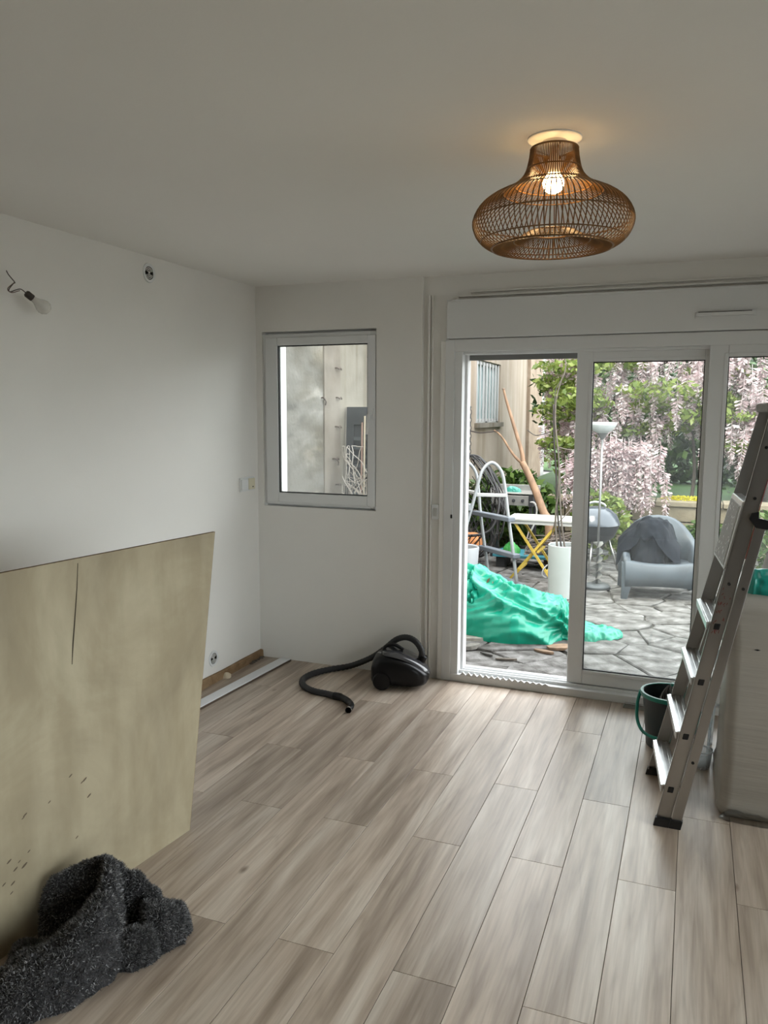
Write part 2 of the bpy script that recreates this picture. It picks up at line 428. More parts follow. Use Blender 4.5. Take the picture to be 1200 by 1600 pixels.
w2 = empty('added_window', (XR, RY0, RZ0), 'unseen two-light window added in the side wall to brighten the room', 'window', kind='structure')  # added window out of view, sized to brighten the left wall
o2 = Vector((XR, RY0, RZ0)); mb = MB(o2)
for ya, yb, za, zb in ((RY0, RY0+.06, RZ0, RZ1), (RY1-.06, RY1, RZ0, RZ1), (RY0, RY1, RZ0, RZ0+.06), (RY0, RY1, RZ1-.06, RZ1), ((RY0+RY1)/2-.05, (RY0+RY1)/2+.05, RZ0, RZ1)):
    mb.box((XR+.06, ya, za), (XR+.12, yb, zb))
mb.build('window_frame', MAT['pvc'], w2)
MB(o2).box((XR+.088, RY0+.05, RZ0+.05), (XR+.092, RY1-.05, RZ1-.05)).build('pane', MAT['glass'], w2)
portal((XR+.19, (RY0+RY1)/2, (RZ0+RZ1)/2), (0, math.radians(90), 0), RZ1-RZ0, RY1-RY0)

# ------------------------------------------------------------------ sliding glass door
d1 = empty('door_1', (DX0, YB, 0), 'white sliding glass door with its open bay on the left', 'door', kind='structure')
od = Vector((DX0, YB, 0))
FY0, FY1 = YB+.002, YB+.15
j = MB(od); j.box((DX0, FY0, 0), (DX0+.055, FY1, DZ1)); j.box((DX0+.055, FY0+.012, .04), (DX0+.1, FY1, 2.0))
j.box((DX0+.1, FY0+.08, .05), (DX0+.115, FY1, 1.99))
j.build('jamb', MAT['pvc'], d1, bevel=.002)
j = MB(od); j.box((DX1-.055, FY0, 0), (DX1, FY1, DZ1)); j.build('jamb', MAT['pvc'], d1, bevel=.002)
j = MB(od); j.box((DX0+.055, FY0, 2.0), (DX1-.055, FY1, DZ1)); j.box((DX0+.055, FY0+.03, 1.985), (DX1-.055, FY1, 2.0))
j.build('head', MAT['pvc'], d1, bevel=.002)
j = MB(od); j.box((DX0+.055, FY0, 0), (DX1-.055, FY1, .045))
for yy in (.05, .09, .13): j.box((DX0+.055, FY0+yy-.006, .045), (DX1-.055, FY0+yy+.004, .062))
j.build('sill', MAT['pvc'], d1, bevel=.002)
MB(od).box((DX0+.055, FY0+.139, .03), (DX1-.055, FY1+.05, .05)).build('track', MAT['alu'], d1)
zz = MB(od)                                  # saw-tooth strip left on the sill
n = 15
for q in range(n):
    xa = -1.27+q*.036; hh = .02*(1-.5*q/n)
    zz.add([(xa, FY0-.001, .046), (xa+.036, FY0-.001, .046), (xa+.018, FY0-.001, .046+hh), (xa, FY0+.012, .046), (xa+.036, FY0+.012, .046), (xa+.018, FY0+.012, .046+hh)], [(0,1,2),(5,4,3),(0,3,4,1),(1,4,5,2),(2,5,3,0)])
zz.build('sawtooth_strip', MAT['pvc'], d1)
def sash(x0, x1, y0, y1, z0, z1, wl, wr, wt, wbm, gm):
    p = ring_frame(MB(od), x0, x1, z0, z1, .09, y0, y1, wl, wr, wt, wbm).build('sash', MAT['pvc'], d1, bevel=.004)
    yc = (y0+y1)/2
    ring_frame(MB(od), x0+wl, x1-wr, z0+wbm, z1-wt, .005, y0+.012, y1-.012).build('gasket', MAT['gasket'], p)
    g = ring_frame(MB(od), x0+wl-.02, x1-wr+.02, z0+wbm-.02, z1-wt+.02, .02, y0-.004, y0+.01).build('bead', MAT['pvc'], p, bevel=.003)
    MB(od).box((x0+wl-.01, yc-.003, z0+wbm-.01), (x1-wr+.01, yc+.003, z1-wt+.01)).build('pane', gm, p)
    return p
sash(-.635, .12, FY0+.062, FY0+.102, .062, 2.0, .088, .085, .07, .085, MAT['dirty'])
sash(.055, .79, FY0+.012, FY0+.052, .062, 2.025, .092, .085, .085, .085, MAT['dirty'])
MB(od).box((DX0+.11, FY1-.03, 1.955), (-.64, FY1-.01, 1.986)).build('shutter_bar', plain('shutter_grey', (.2, .2, .2, 1), .5), d1)
b = MB(od); b.box((-1.345, YB-.002, 1.013), (-1.335, YB+.004, 1.035)); b.build('latch', MAT['black'], d1)
# roller shutter box
sb = empty('shutter_box', (DX0, YB-.02, DZ1), 'long white roller shutter box above the glass door', 'shutter box', kind=None)
osb = Vector((DX0, YB-.02, DZ1))
MB(osb).box((-1.378, YB-.022, DZ1+.004), (.95, YB+.031, 2.287)).build('cover', MAT['pvc'], sb, bevel=.004)
MB(osb).box((-1.378, YB-.026, 2.283), (.95, YB+.031, 2.294)).build('top_lip', MAT['pvc'], sb)
v = MB(osb); v.box((-.02, YB-.045, 2.146), (.25, YB-.022, 2.164)); v.box((-.03, YB-.03, 2.142), (-.02, YB-.022, 2.168)); v.box((.25, YB-.03, 2.142), (.262, YB-.022, 2.168))
tv = v.build('trickle_vent', MAT['pvc'], sb, bevel=.002)
MB(osb).box((-.012, YB-.04, 2.1642), (.242, YB-.023, 2.168)).build('slot', MAT['black'], tv)
# switch beside the door
sw = empty('shutter_switch', (-1.46, YB+.03, .98), 'small white rocker switch on the strip beside the door frame', 'switch')
osw = Vector((-1.46, YB+.03, .98)); a = py(681, 800, YB+.01); a.x = min(a.x, -1.4445)
MB(osw).box((a.x-.024, YB+.008, a.z-.045), (a.x+.024, YB+.032, a.z+.045)).build('plate', MAT['pvc'], sw, bevel=.004)
MB(osw).box((a.x-.012, YB+.003, a.z-.025), (a.x+.012, YB+.009, a.z+.025)).build('rocker', plain('grey_rocker', (.5, .5, .48, 1), .4), sw, bevel=.002)

portal(((DX0+DX1)/2, YO+.03, 1.03), (math.radians(-90), 0, 0), DX1-DX0, 2.05)
portal(((WX0+WX1)/2, YO+.03, 1.6), (math.radians(-90), 0, 0), WX1-WX0, 1.1)

# ------------------------------------------------------------------ lamp on the ceiling
LX, LY = -.423, 2.44
lamp = empty('rattan_ceiling_lamp', (LX, LY, ZC), 'lit rattan cage ceiling lamp with flared neck', 'lamp')
rose_m = plain('rose_white', (.8, .78, .72, 1), .5)
MB().lathe([(0, 0), (.078, 0), (.078, -.004), (.072, -.008), (.036, -.009), (.034, -.02), (.02, -.024), (0, -.024)], (0, 0, 0), 48).build('ceiling_rose', rose_m, lamp, smooth=True)
MB().lathe([(0, -.022), (.013, -.022), (.013, -.06), (.02, -.062), (.02, -.1), (.0, -.1)], (0, 0, 0), 20).build('lamp_holder', rose_m, lamp, smooth=True)
E_, nt, bs = newmat('warm_bulb'); bs.inputs['Base Color'].default_value = (1, .9, .7, 1)
bs.inputs['Emission Color'].default_value = (1, .66, .3, 1); bs.inputs['Emission Strength'].default_value = 30
MB().lathe([(0, -.155), (.014, -.153), (.024, -.146), (.03, -.134), (.031, -.124), (.027, -.112), (.019, -.101), (.016, -.092), (0, -.092)], (0, 0, 0), 24).build('bulb', E_, lamp, smooth='all')
prof = [(.068, 2.412), (.073, 2.375), (.086, 2.336), (.12, 2.304), (.18, 2.275), (.215, 2.247), (.2335, 2.21), (.229, 2.178), (.21, 2.15), (.178, 2.131), (.15, 2.133), (.112, 2.15), (.072, 2.173)]
pp_ = smoothpath([(r, 0, z-ZC) for r, z in prof], 3)
NR = 88
shade = MB().tube(pp_, .0019, 4)
rib = shade.build('cane_rib', MAT['rattan'], lamp)
for q in range(1, NR):
    inst(rib, lamp, rot=(0, 0, 2*PI*q/NR))
for r, z, t in ((.068, 2.41, .003), (.079, 2.352, .002), (.112, 2.309, .0024), (.146, 2.289, .002), (.233, 2.208, .0022), (.21, 2.15, .002), (.177, 2.13, .003), (.112, 2.1495, .002), (.072, 2.173, .003)):
    MB().tube([(r*math.cos(a), r*math.sin(a), z-ZC) for a in np.linspace(0, 2*PI, 60, endpoint=False)], t, 5, closed=True).build('cane_ring', MAT['rattan'], lamp, smooth='all')
for q in range(4):      # struts that carry the shade
    a = q*PI/2+.4
    MB().tube([(.012*math.cos(a), .012*math.sin(a), -.05), (.068*math.cos(a), .068*math.sin(a), -.03)], .002, 4).build('strut', MAT['chrome'], lamp)

# ------------------------------------------------------------------ small things on the left wall
def disc_x(mb, prof, n=32):            # lathe about the x axis
    for r, h in [0]: pass
    return mb
def air_vent(c, R, label):
    t = empty('air_vent', c, label, 'vent')
    def lx(prof, n=36):
        m_ = MB().lathe(prof, (0, 0, 0), n); m_.v = [(z, x, y) for x, y, z in m_.v]; return m_
    lx([(R*.66, .001), (R*.68, .004), (R*.95, .005), (R, .001)]).build('rim', MAT['pvc'], t, smooth=True)
    lx([(0, .0012), (R*.67, .0012)]).build('backing', MAT['black'], t)
    for k in range(1, 4):
        r0 = R*.66*k/4
        lx([(r0, .0013), (r0, .002), (r0+R*.07, .002), (r0+R*.07, .0013)]).build('grille_ring', MAT['wall'], t)
    for s_ in (0, 1):
        cr = MB()
        for a in (.35, PI-.35):
            d = Vector((0, math.cos(a), math.sin(a)))*R*.66*(1 if s_ else -1)
            cr.add([Vector((.0022, 0, 0)), Vector((.0022, 0, 0))+d, Vector((.0022, d.y, -d.z))], [(0, 1, 2)])
        cr.build('web', MAT['wall'], t)
    lx([(0, .0035), (R*.08, .003), (R*.1, .0015)]).build('boss', MAT['wall'], t)
    return t
air_vent((XL, 3.472, 2.354), .05, 'round air vent high on the white wall near the ceiling')
air_vent((XL, 3.976, .148), .05, 'round air vent low on the wall above the raw strip')
so = empty('socket_plate', (XL, 4.39, 1.183), 'double white wall plate in the corner beside the window', 'socket')
MB().box((0, -.085, -.044), (.012, .085, .044)).build('plate', MAT['pvc'], so, bevel=.003)
MB().box((.01, -.082, -.035), (.022, -.004, .035)).build('switch_rocker', MAT['pvc'], so, bevel=.004)
cv = MB().box((.01, .006, -.036), (.02, .08, .036)).build('cover', plain('cream_plastic', srgb(222, 216, 190), .4), so, bevel=.003)
MB().box((.0195, .045, -.022), (.0215, .057, -.015)).build('indicator', MAT['black'], cv)

wb0 = pX(10, 423, XL)
bw = empty('bare_wall_bulb', wb0, 'unlit frosted bulb hanging from loose wires on the left wall', 'bulb')
def rel(p): return Vector(p)-wb0
P0 = pX(10, 423, XL); P1 = pX(23, 441, XL+.05); P2 = pX(14, 452, XL+.06); P3 = pX(25, 453, XL+.07); P4 = pX(42, 459, XL+.085)
MB().tube(smoothpath([rel(P0), rel(pX(14, 430, XL+.03)), rel(P1), rel(pX(21, 443, XL+.05)), rel(P2), rel(pX(16, 456, XL+.06)), rel(P3), rel(pX(33, 452, XL+.08)), rel(P4)], 6), .0022, 6).build('wire', plain('grey_wire', (.09, .075, .06, 1), .5), bw, smooth='all')
MB().tube(smoothpath([rel(P1), rel(pX(12, 451, XL+.065)), rel(pX(18, 457, XL+.065)), rel(pX(31, 454, XL+.07))], 6), .0018, 6).build('wire', plain('brown_wire', (.12, .07, .05, 1), .5), bw, smooth='all')
ax = (pX(62, 475, XL+.105)-pX(42, 459, XL+.085)).normalized()
q = ax.to_track_quat('Z', 'Y').to_matrix()
def along(prof, base):
    mb = MB().lathe(prof, (0, 0, 0), 20); mb.v = [tuple(base+q @ Vector(v)) for v in mb.v]; return mb
along([(0, -.006), (.011, -.005), (.0145, 0), (.0145, .026), (.013, .028), (0, .028)], rel(P4)).build('lamp_socket', plain('bakelite', (.045, .035, .028, 1), .5), bw, smooth=True)
along([(0, .026), (.012, .027), (.013, .04), (.019, .052), (.027, .066), (.03, .08), (.027, .094), (.017, .106), (0, .11)], rel(P4)).build('bulb_glass', plain('frosted_bulb', (.7, .68, .63, 1), .25, coat=.3), bw, smooth='all')

# ------------------------------------------------------------------ plywood sheet
ply = stained('plywood', [srgb(158, 146, 122), srgb(174, 162, 136), srgb(190, 180, 154)], 2.2, (.74, .71, .66, 1), (1, 2.5, .6), bump=.08, rough=.6, w=.6)
pb = Vector((-1.781, 2.462, 0)); pu = Vector((.1055, .9944, 0)); pn = Vector((.9944, -.1055, 0))
sheet = empty('plywood_sheet', pb, 'bare plywood sheet standing on edge in front of the left wall', 'sheet')
L_ = 2.44
co = [(0, 0), (.193, 1.168), (-L_+.193, 1.18), (-L_, 0)]
mb = MB()
mb.add([pu*a+Vector((0, 0, z)) for a, z in co]+[pu*a+Vector((0, 0, z))-pn*.012 for a, z in co], [(0,1,2,3),(7,6,5,4),(0,4,5,1),(1,5,6,2),(2,6,7,3),(3,7,4,0)])
mb.build('board', ply, sheet, bevel=.001)
edge = plain('ply_edge', srgb(120, 96, 66), .8, var=.3, scale=60)
mb = MB()
for a, b_ in ((0, 1), (1, 2)):
    p = pu*co[a][0]+Vector((0, 0, co[a][1])); r_ = pu*co[b_][0]+Vector((0, 0, co[b_][1]))
    nrm = (r_-p).normalized().cross(pn)*-1
    e0 = .0012
    mb.add([p+nrm*e0, r_+nrm*e0, r_+nrm*e0-pn*.012, p+nrm*e0-pn*.012, p, r_, r_-pn*.012, p-pn*.012], [(0,1,2,3),(7,6,5,4),(0,4,5,1),(1,5,6,2),(2,6,7,3),(3,7,4,0)])
mb.build('edge_veneer', edge, sheet)
def onsheet(x, y):
    d = ray(x, y); n_ = np.array(pn); t = float((np.array(pb)-CAMC) @ n_/(d @ n_)); return Vector(CAMC+d*t)-pb
dk = plain('dark_gouge', (.04, .03, .018, 1), .9)
pts = [onsheet(121.5, 880), onsheet(120, 920), onsheet(117, 965), onsheet(114, 1005), onsheet(112.5, 1038)]
ww = [.0012, .0016, .0022, .0026, .0012]
mb = MB(); mb.grid([[p-pu*w+pn*.0006, p+pn*.0012, p+pu*w+pn*.0006] for p, w in zip(pts, ww)]); mb.build('crack', dk, sheet)
spots = [(110, 1212), (128, 1222), (132, 1218), (77, 1253), (139, 1243), (39, 1273), (36, 1278), (14, 1346), (30, 1346), (24, 1358), (45, 1330), (18, 1395), (20, 1380), (38, 1352), (120, 1308), (6, 1382)]
for k, (x, y) in enumerate(spots):
    c_ = onsheet(x, y); s_ = .003+.004*rnd.random()
    MB().add([c_+pu*s_*1.8*math.cos(a)+Vector((0, 0, s_*math.sin(a)))*.7+Vector((0, 0, s_*.8*math.cos(a)))+pn*.0008 for a in np.linspace(0, 2*PI, 7, endpoint=False)], [tuple(range(7))]).build('chip', plain('chip_dark', (.12, .09, .06, 1), .9), sheet)

# white skirting board lying on the floor
sk = empty('skirting_board', (-2.46, 4.0, 0), 'long white skirting board lying flat beside the left wall', 'board')
mb = MB((-2.46, 4.0, 0))
mb.bar((-2.575, 2.55, .0078), (-2.466, 4.518, .0078), .074, .016)
mb.build('board', plain('white_gloss', (.74, .75, .77, 1), .4), sk, bevel=.003)
mb = MB((-2.46, 4.0, 0)); mb.bar((-2.536, 2.55, .006), (-2.428, 4.518, .006), .004, .01); mb.build('cut_edge', plain('brown_edge', (.1, .07, .05, 1), .8), sk)
# crumbs of mortar in the corner
cm = plain('mortar_crumb', (.12, .1, .08, 1), .9)
for k in range(6):
    p = pz(394+k*3.2, 1037-k*2.3); p.x = max(p.x, XL+.03); p.y = min(p.y-.01, YB-.02); s_ = .008+.008*rnd.random()
    mb = MB()
    mb.lathe([(0, 0), (s_, .001), (s_*.8, s_*.7), (0, s_)], (0, 0, 0), 6)
    mb.v = [(x+.3*s_*noise.noise((x*99+k, y*99, 0)), y+.3*s_*noise.noise((x*99, y*99, k)), z) for x, y, z in mb.v]
    o = mb.build('mortar_crumb', cm, loc=(p.x, p.y, 0)); tag(o, 'dark mortar crumb on the floor in the room corner', 'rubble', 'mortar crumbs in the corner')

# ------------------------------------------------------------------ lumpy bodies (sacks, rug, tarp)
def lump(spine, wid, hei, ns=70, nt_=40, amp=.02, fr=6, seed=0, ridge=True, base=.0, flat=True, p=.8, fold=False):
    """crumpled body along a ground line: half-superellipse sections, creased by noise"""
    sp = smoothpath(spine, 12); k = len(sp)
    def lerp(arr, t):
        x = t*(len(arr)-1); i = min(int(x), len(arr)-2); f_ = x-i; f_ = f_*f_*(3-2*f_); return arr[i]*(1-f_)+arr[i+1]*f_
    rows = []
    for i in range(ns+1):
        t = i/ns; x = t*(k-1); a = min(int(x), k-2); c_ = sp[a].lerp(sp[a+1], x-a)
        tg = (sp[a+1]-sp[a]); tg.z = 0; tg.normalize(); sd = Vector((tg.y, -tg.x, 0))
        en = math.sin(min(1, t*9, (1-t)*9)*PI/2)
        w = max(.004, lerp(wid, t)*en); h = max(.004, lerp(hei, t)*en); row = []
        for jn in range(nt_+1):
            an = PI*jn/nt_; cx, sx = math.cos(an), math.sin(an)
            q_ = c_+sd*(math.copysign(abs(cx)**p, cx)*w)+Vector((0, 0, (sx**p if sx > 0 else 0)*h))
            nr = (sd*cx+Vector((0, 0, sx))).normalized()
            v_ = Vector((q_.x*fr, q_.y*fr, q_.z*fr+seed*7.3))
            nz_ = noise.noise(v_)
            if fold:      # long drawn creases that run up from the ground, bent by a slow noise
                wob = Vector((noise.noise(v_*.5), noise.noise(v_*.5+Vector((9, 0, 0))), 0))*.8
                a_ = jn/nt_
                s1 = noise.noise(Vector((t*5+wob.x, a_*6+t*4+wob.y*1.3, seed)))
                s2 = noise.noise(Vector((t*11+wob.y*2, a_*13-t*5+wob.x*2, seed+4)))
                s3 = noise.noise(Vector((t*30-a_*8, a_*24+wob.x*3, seed+8)))
                dsp = amp*1.2*(1-3*abs(s1))+amp*.7*(1-3*abs(s2))+amp*.3*s3+amp*1.2*noise.noise(v_*.8)
            elif ridge:
                dsp = amp*(1-2.4*abs(nz_))+amp*.5*(1-2.4*abs(noise.noise(v_*2.3)))+amp*.22*noise.noise(v_*6)
            else:
                dsp = amp*nz_+amp*.5*noise.noise(v_*2.3)
            dsp *= min(1, en*1.2)
            q_ = q_+nr*dsp
            if flat and q_.z < base: q_.z = base
            if jn in (0, nt_): q_.z = base
            row.append(q_)
        rows.append(row)
    return rows
def fuzz(rows, n, ln, wd, off, rg, tri=True):
    """short fibres standing on the surface given as rows of points"""
    mb = MB(off); a = len(rows); b_ = len(rows[0])
    ctr = sum((r[b_//2] for r in rows), Vector())/a
    for _ in range(n):
        i = rg.randrange(a-1); j_ = rg.randrange(b_-1)
        p0, p1, p2 = rows[i][j_], rows[i][j_+1], rows[i+1][j_]
        nr = (p1-p0).cross(p2-p0)
        if nr.length < 1e-9: continue
        nr.normalize()
        c_ = rows[i][0].lerp(rows[i][-1], .5)
        if nr.dot(p0-c_) < 0: nr = -nr
        u, v_ = rg.random(), rg.random()
        p = p0+(p1-p0)*u+(p2-p0)*v_
        d = (nr+Vector((rg.uniform(-.9, .9), rg.uniform(-.9, .9), rg.uniform(-.7, .7)))).normalized()*ln*rg.uniform(.5, 1.3)
        t = d.orthogonal().normalized(); t.rotate(Matrix.Rotation(rg.random()*6.28, 3, d.normalized())); t *= wd
        e = p+d
        if e.z < .001: e.z = .001
        mb.add([p-t, p+t, e], [(0, 1, 2)])
    return mb

# ------------------------------------------------------------------ shaggy rug heap
ro = Vector((-1.6, 1.75, 0))
rug = empty('shaggy_rug', ro, 'crumpled charcoal shaggy rug heaped against the plywood sheet', 'rug')
rugm = plain('rug_backing', (.045, .043, .046, 1), .95, var=.4, scale=30, bump=.9, bscale=160)
pile = leafmat('rug_pile', [(.035, .034, .036, 1), (.075, .073, .076, 1), (.12, .117, .12, 1), (.2, .2, .205, 1), (.46, .46, .47, 1)], .1, .8)
folds = [  # spine points (ground), widths, heights
    ([(-1.82, 1.33, 0), (-1.735, 1.44, 0), (-1.64, 1.55, 0), (-1.575, 1.68, 0), (-1.60, 1.80, 0)], [.07, .09, .095, .085, .05], [.06, .085, .13, .19, .225]),
    ([(-1.58, 1.76, 0), (-1.635, 1.84, 0), (-1.68, 1.88, 0), (-1.72, 1.90, 0)], [.05, .035, .03, .025], [.2, .25, .235, .2]),
    ([(-1.68, 1.88, 0), (-1.735, 1.85, 0), (-1.797, 1.79, 0), (-1.815, 1.73, 0)], [.035, .04, .035, .025], [.235, .215, .19, .13]),
    ([(-1.545, 1.70, 0), (-1.51, 1.76, 0), (-1.47, 1.80, 0), (-1.44, 1.82, 0)], [.03, .05, .045, .03], [.07, .1, .1, .05]),
    ([(-1.52, 1.83, 0), (-1.48, 1.88, 0), (-1.445, 1.93, 0), (-1.42, 1.95, 0)], [.05, .07, .055, .02], [.13, .125, .09, .04]),
    ([(-1.665, 1.86, 0), (-1.585, 1.89, 0), (-1.53, 1.91, 0), (-1.5, 1.92, 0)], [.025, .022, .022, .02], [.24, .19, .15, .1]),
    ([(-1.81, 1.60, 0), (-1.75, 1.63, 0), (-1.69, 1.66, 0)], [.03, .05, .045], [.06, .08, .06]),
]
body = MB(ro); rg = random.Random(3); pl = MB(ro)
for k, (sp, w, h) in enumerate(folds):
    R_ = lump(sp, w, h, 60, 36, .013, 26, k+1, ridge=False)
    body.grid(R_)
    f_ = fuzz(R_, 22000 if k == 0 else 9000, .011, .0016, ro, rg); pl.v_off = 0
    n0 = len(pl.v); pl.v += f_.v; pl.f += [tuple(i+n0 for i in t) for t in f_.f]
body.build('rug_body', rugm, rug, smooth='all')
pl.build('pile', pile, rug, kind='stuff')
for x, y, c_ in ((221, 1450, (.5, .03, .06, 1)), (228, 1429, (0, .2, .13, 1))):
    p = py(x, y, 1.86 if y > 1440 else 1.9)-ro
    MB().tube([p, p+Vector((.006, -.002, .008)), p+Vector((.012, 0, .004))], .003, 5).build('tag_end', plain('tag_colour', c_, .6), rug)

# ------------------------------------------------------------------ vacuum cleaner
vo = Vector((-1.6, 4.37, 0))
vac = empty('vacuum_cleaner', vo, 'black canister vacuum cleaner with hose curled on the floor', 'vacuum cleaner', rz=0)
vb = plain('vacuum_black', (.005, .005, .006, 1), .3, spec=.3)
vg = plain('smoked_plastic', (.05, .05, .055, 1), .16, coat=.5)
# body: sections along its length (x), rear at left, rising top
rows = []
secs = [(-.175, .03, .05, .09), (-.168, .09, .025, .15), (-.14, .115, .012, .19), (-.09, .125, .01, .205), (0, .13, .01, .195), (.08, .128, .01, .165), (.13, .118, .012, .13), (.165, .09, .03, .1), (.18, .03, .05, .075)]
tilt = Matrix.Rotation(math.radians(16), 3, 'Z')
for x, hw, zb, zt in secs:
    row = []
    for jn in range(24):
        an = 2*PI*jn/24; cx, sx = math.cos(an), math.sin(an); e = .5
        yy = math.copysign(abs(cx)**e, cx)*hw; zz_ = (zb+zt)/2+math.copysign(abs(sx)**e, sx)*(zt-zb)/2
        row.append(tilt @ Vector((x, yy, zz_)))
    rows.append(row)
mb = MB().grid(rows, True); mb.f += [tuple(range(23, -1, -1)), tuple(len(rows)*24-24+i for i in range(24))]
mb.build('body', vb, vac, smooth='all', sub=1)
rows = []
for x, hw, z0, z1 in ((-.11, .08, .2, .212), (-.06, .098, .2, .222), (.0, .102, .19, .217), (.07, .1, .165, .195), (.13, .085, .125, .158), (.172, .05, .09, .118), (.186, .02, .075, .09)):
    rows.append([tilt @ Vector((x, hw*c_, z0+(z1-z0)*s_)) for c_, s_ in ((-1, 0), (-.9, .6), (-.5, .95), (0, 1), (.5, .95), (.9, .6), (1, 0))])
mb = MB().grid(rows); mb.f += [tuple(range(7)), tuple(len(rows)*7-7+i for i in range(7))]
mb.build('lid', vg, vac, smooth='all', sub=1)
MB().tube(smoothpath([tilt @ Vector(v) for v in ((-.10, 0, .205), (-.085, 0, .235), (-.03, 0, .243), (.02, 0, .215))], 5), .011, 8).build('carry_handle', vb, vac, smooth='all')
for s_ in (-1, 1):
    w_ = MB().lathe([(0, -.012), (.05, -.012), (.055, 0), (.05, .012), (0, .012)], (0, 0, 0), 24)
    w_.v = [tuple(tilt @ Vector((-.1+x, s_*.123+z, .0545+y))) for x, y, z in w_.v]; w_.build('wheel', vb, vac, smooth=True)
wd = MB().lathe([(0, 0), (.011, 0), (.012, .005), (0, .007)], (0, 0, 0), 14); wd.v = [tuple(tilt @ Vector((-.12+x, -.06+y, .209+z))) for x, y, z in wd.v]
wd.build('button', plain('grey_button', (.2, .2, .2, 1), .4), vac, smooth=True)
def vp(x, y, Y): return py(x, y, Y)-vo
def vf(x, y, z=.0185): return pz(x, y, z)-vo
hose = [tilt @ Vector((.125, 0, .155)), vp(659, 1018, 4.40), vp(650, 1003, 4.41), vp(636, 996, 4.42), vp(620, 999, 4.43), vp(603, 1012, 4.45), vp(585, 1025, 4.46), vp(566, 1034, 4.46), vf(545, 1041, .03), vf(515, 1046), vf(490, 1052), vf(474, 1061), vf(474, 1071), vf(488, 1079), vf(510, 1084), vf(525, 1088)]
hp = smoothpath(hose, 9)
rr = [.0185+.0012*(1 if (i % 2) else -1) for i in range(len(hp))]
ho = MB().tube(hp, rr, 12).build('hose', MAT['dblack'], vac, smooth='all')
MB().tube(smoothpath([vp(662, 1024, 4.405), tilt @ Vector((.128, 0, .15)), tilt @ Vector((.115, 0, .13))], 4), .025, 14).build('hose_collar', vb, vac, smooth='all')
wp_ = smoothpath([vf(522, 1087, .0205), vf(532, 1089, .021), vf(543, 1095, .02), vf(549, 1102, .018), vf(544, 1110, .0165)], 5)
MB().tube(wp_, [.022]*6+[.019]*6+[.017]*(len(wp_)-12), 14, cap=False).build('hand_grip', vb, vac, smooth='all')
MB().tube([wp_[-2], wp_[-1]], [.0185, .0185], 14, cap=False).build('end_ring', MAT['chrome'], vac, smooth='all')

# ------------------------------------------------------------------ bucket and mop
bo = Vector((-.05, 4.03, 0))
bk = empty('mop_bucket', bo, 'dark bucket with turquoise handle and wringer behind the ladder', 'bucket')
MB().lathe([(0, .004), (.095, .004), (.1, 0), (.103, .006), (.128, .262), (.136, .264), (.136, .272), (.124, .272), (.099, .01), (0, .01)], (0, 0, 0), 40).build('bucket_body', plain('dark_bucket', (.03, .04, .045, 1), .4), bk, smooth=True)
teal = plain('turquoise_plastic', (.01, .22, .17, 1), .35)
MB().lathe([(.124, .268), (.127, .276), (.138, .276), (.141, .268), (.138, .255), (.133, .255)], (0, 0, 0), 40).build('rim', teal, bk, smooth=True)
hn = [(-.138, .02, .26), (-.15, -.005, .2), (-.145, -.05, .13), (-.11, -.105, .09), (-.04, -.15, .085), (.04, -.15, .09), (.11, -.105, .11), (.14, -.05, .16), (.139, 0, .26)]
MB().tube(smoothpath(hn, 6), .008, 8).build('handle', teal, bk, smooth='all')
MB().lathe([(.125, .262), (.11, .2), (.03, .14), (0, .135)], (0, 0, 0), 24, -.9, 1.2).build('wringer', teal, bk, smooth='all')
mo = empty('string_mop', bo+Vector((.015, 0, .222)), 'grey string mop lying in the dark bucket', 'mop')
ms = MB(); r2 = random.Random(5)
for k in range(90):
    a = r2.random()*2*PI; R0 = .025+.035*r2.random(); pts = []
    for q in range(6):
        t = q/5; pts.append(Vector((R0*math.cos(a+t*1.5)*(.3+t), R0*math.sin(a+t*1.5)*(.3+t), .085*math.cos(t*1.9)+.012*r2.random()-.01)))
    ms.tube(smoothpath(pts, 3), .0035, 4)
ms.build('mop_strings', leafmat('mop_grey', [(.05, .045, .045, 1), (.16, .15, .15, 1), (.3, .28, .27, 1)], 0, .9), mo, smooth='all', kind='stuff')
MB().lathe([(0, .03), (.025, .03), (.03, .06), (.014, .075), (.012, .1), (0, .1)], (0, 0, 0), 14).build('mop_socket', teal, mo, smooth=True)
# offcuts of profile by the sill
st = empty('profile_offcut', (-.2, 4.5, 0), 'short grey bundle of flat profile strips against the door sill', 'strip')
for k in range(3):
    MB().box((-.1+k*.004, -.028, .0+.009*k), (.16, .012-.006*k, .008+.009*k)).build('strip', plain('grey_profile', (.35-.06*k, .35-.06*k, .34-.06*k, 1), .4), st, bevel=.001)

# ------------------------------------------------------------------ stepladder
lo = Vector((-.06, 3.43, 0))
lad = empty('stepladder', lo, 'folded aluminium stepladder leaning against the white wrapped block', 'ladder')
LN0, LN1 = Vector((-.074, 3.195, 0)), Vector((.258, 3.25, 1.66))     # near stile, foot and head
LF0, LF1 = Vector((-.129, 3.662, 0)), Vector((.243, 3.6, 1.66))      # far stile
def lp(w, z, back=0, dy=0):
    """w = 0 near stile, 1 far stile; back = distance behind its front edge"""
    n_ = LN0.lerp(LN1, z/1.66); f_ = LF0.lerp(LF1, z/1.66); p = n_.lerp(f_, w)
    return Vector((p.x+back, p.y+dy, z))
HEX = [(0,1,3,2),(4,6,7,5),(0,4,5,1),(2,3,7,6),(0,2,6,4),(1,5,7,3)]
def slab(w0, w1, z0, z1, b0, b1, d0=0, d1=0):
    return MB(lo).add([lp(w, z, b_, d_) for z in (z0, z1) for w, d_ in ((w0, d0), (w1, d1)) for b_ in (b0, b1)], HEX)
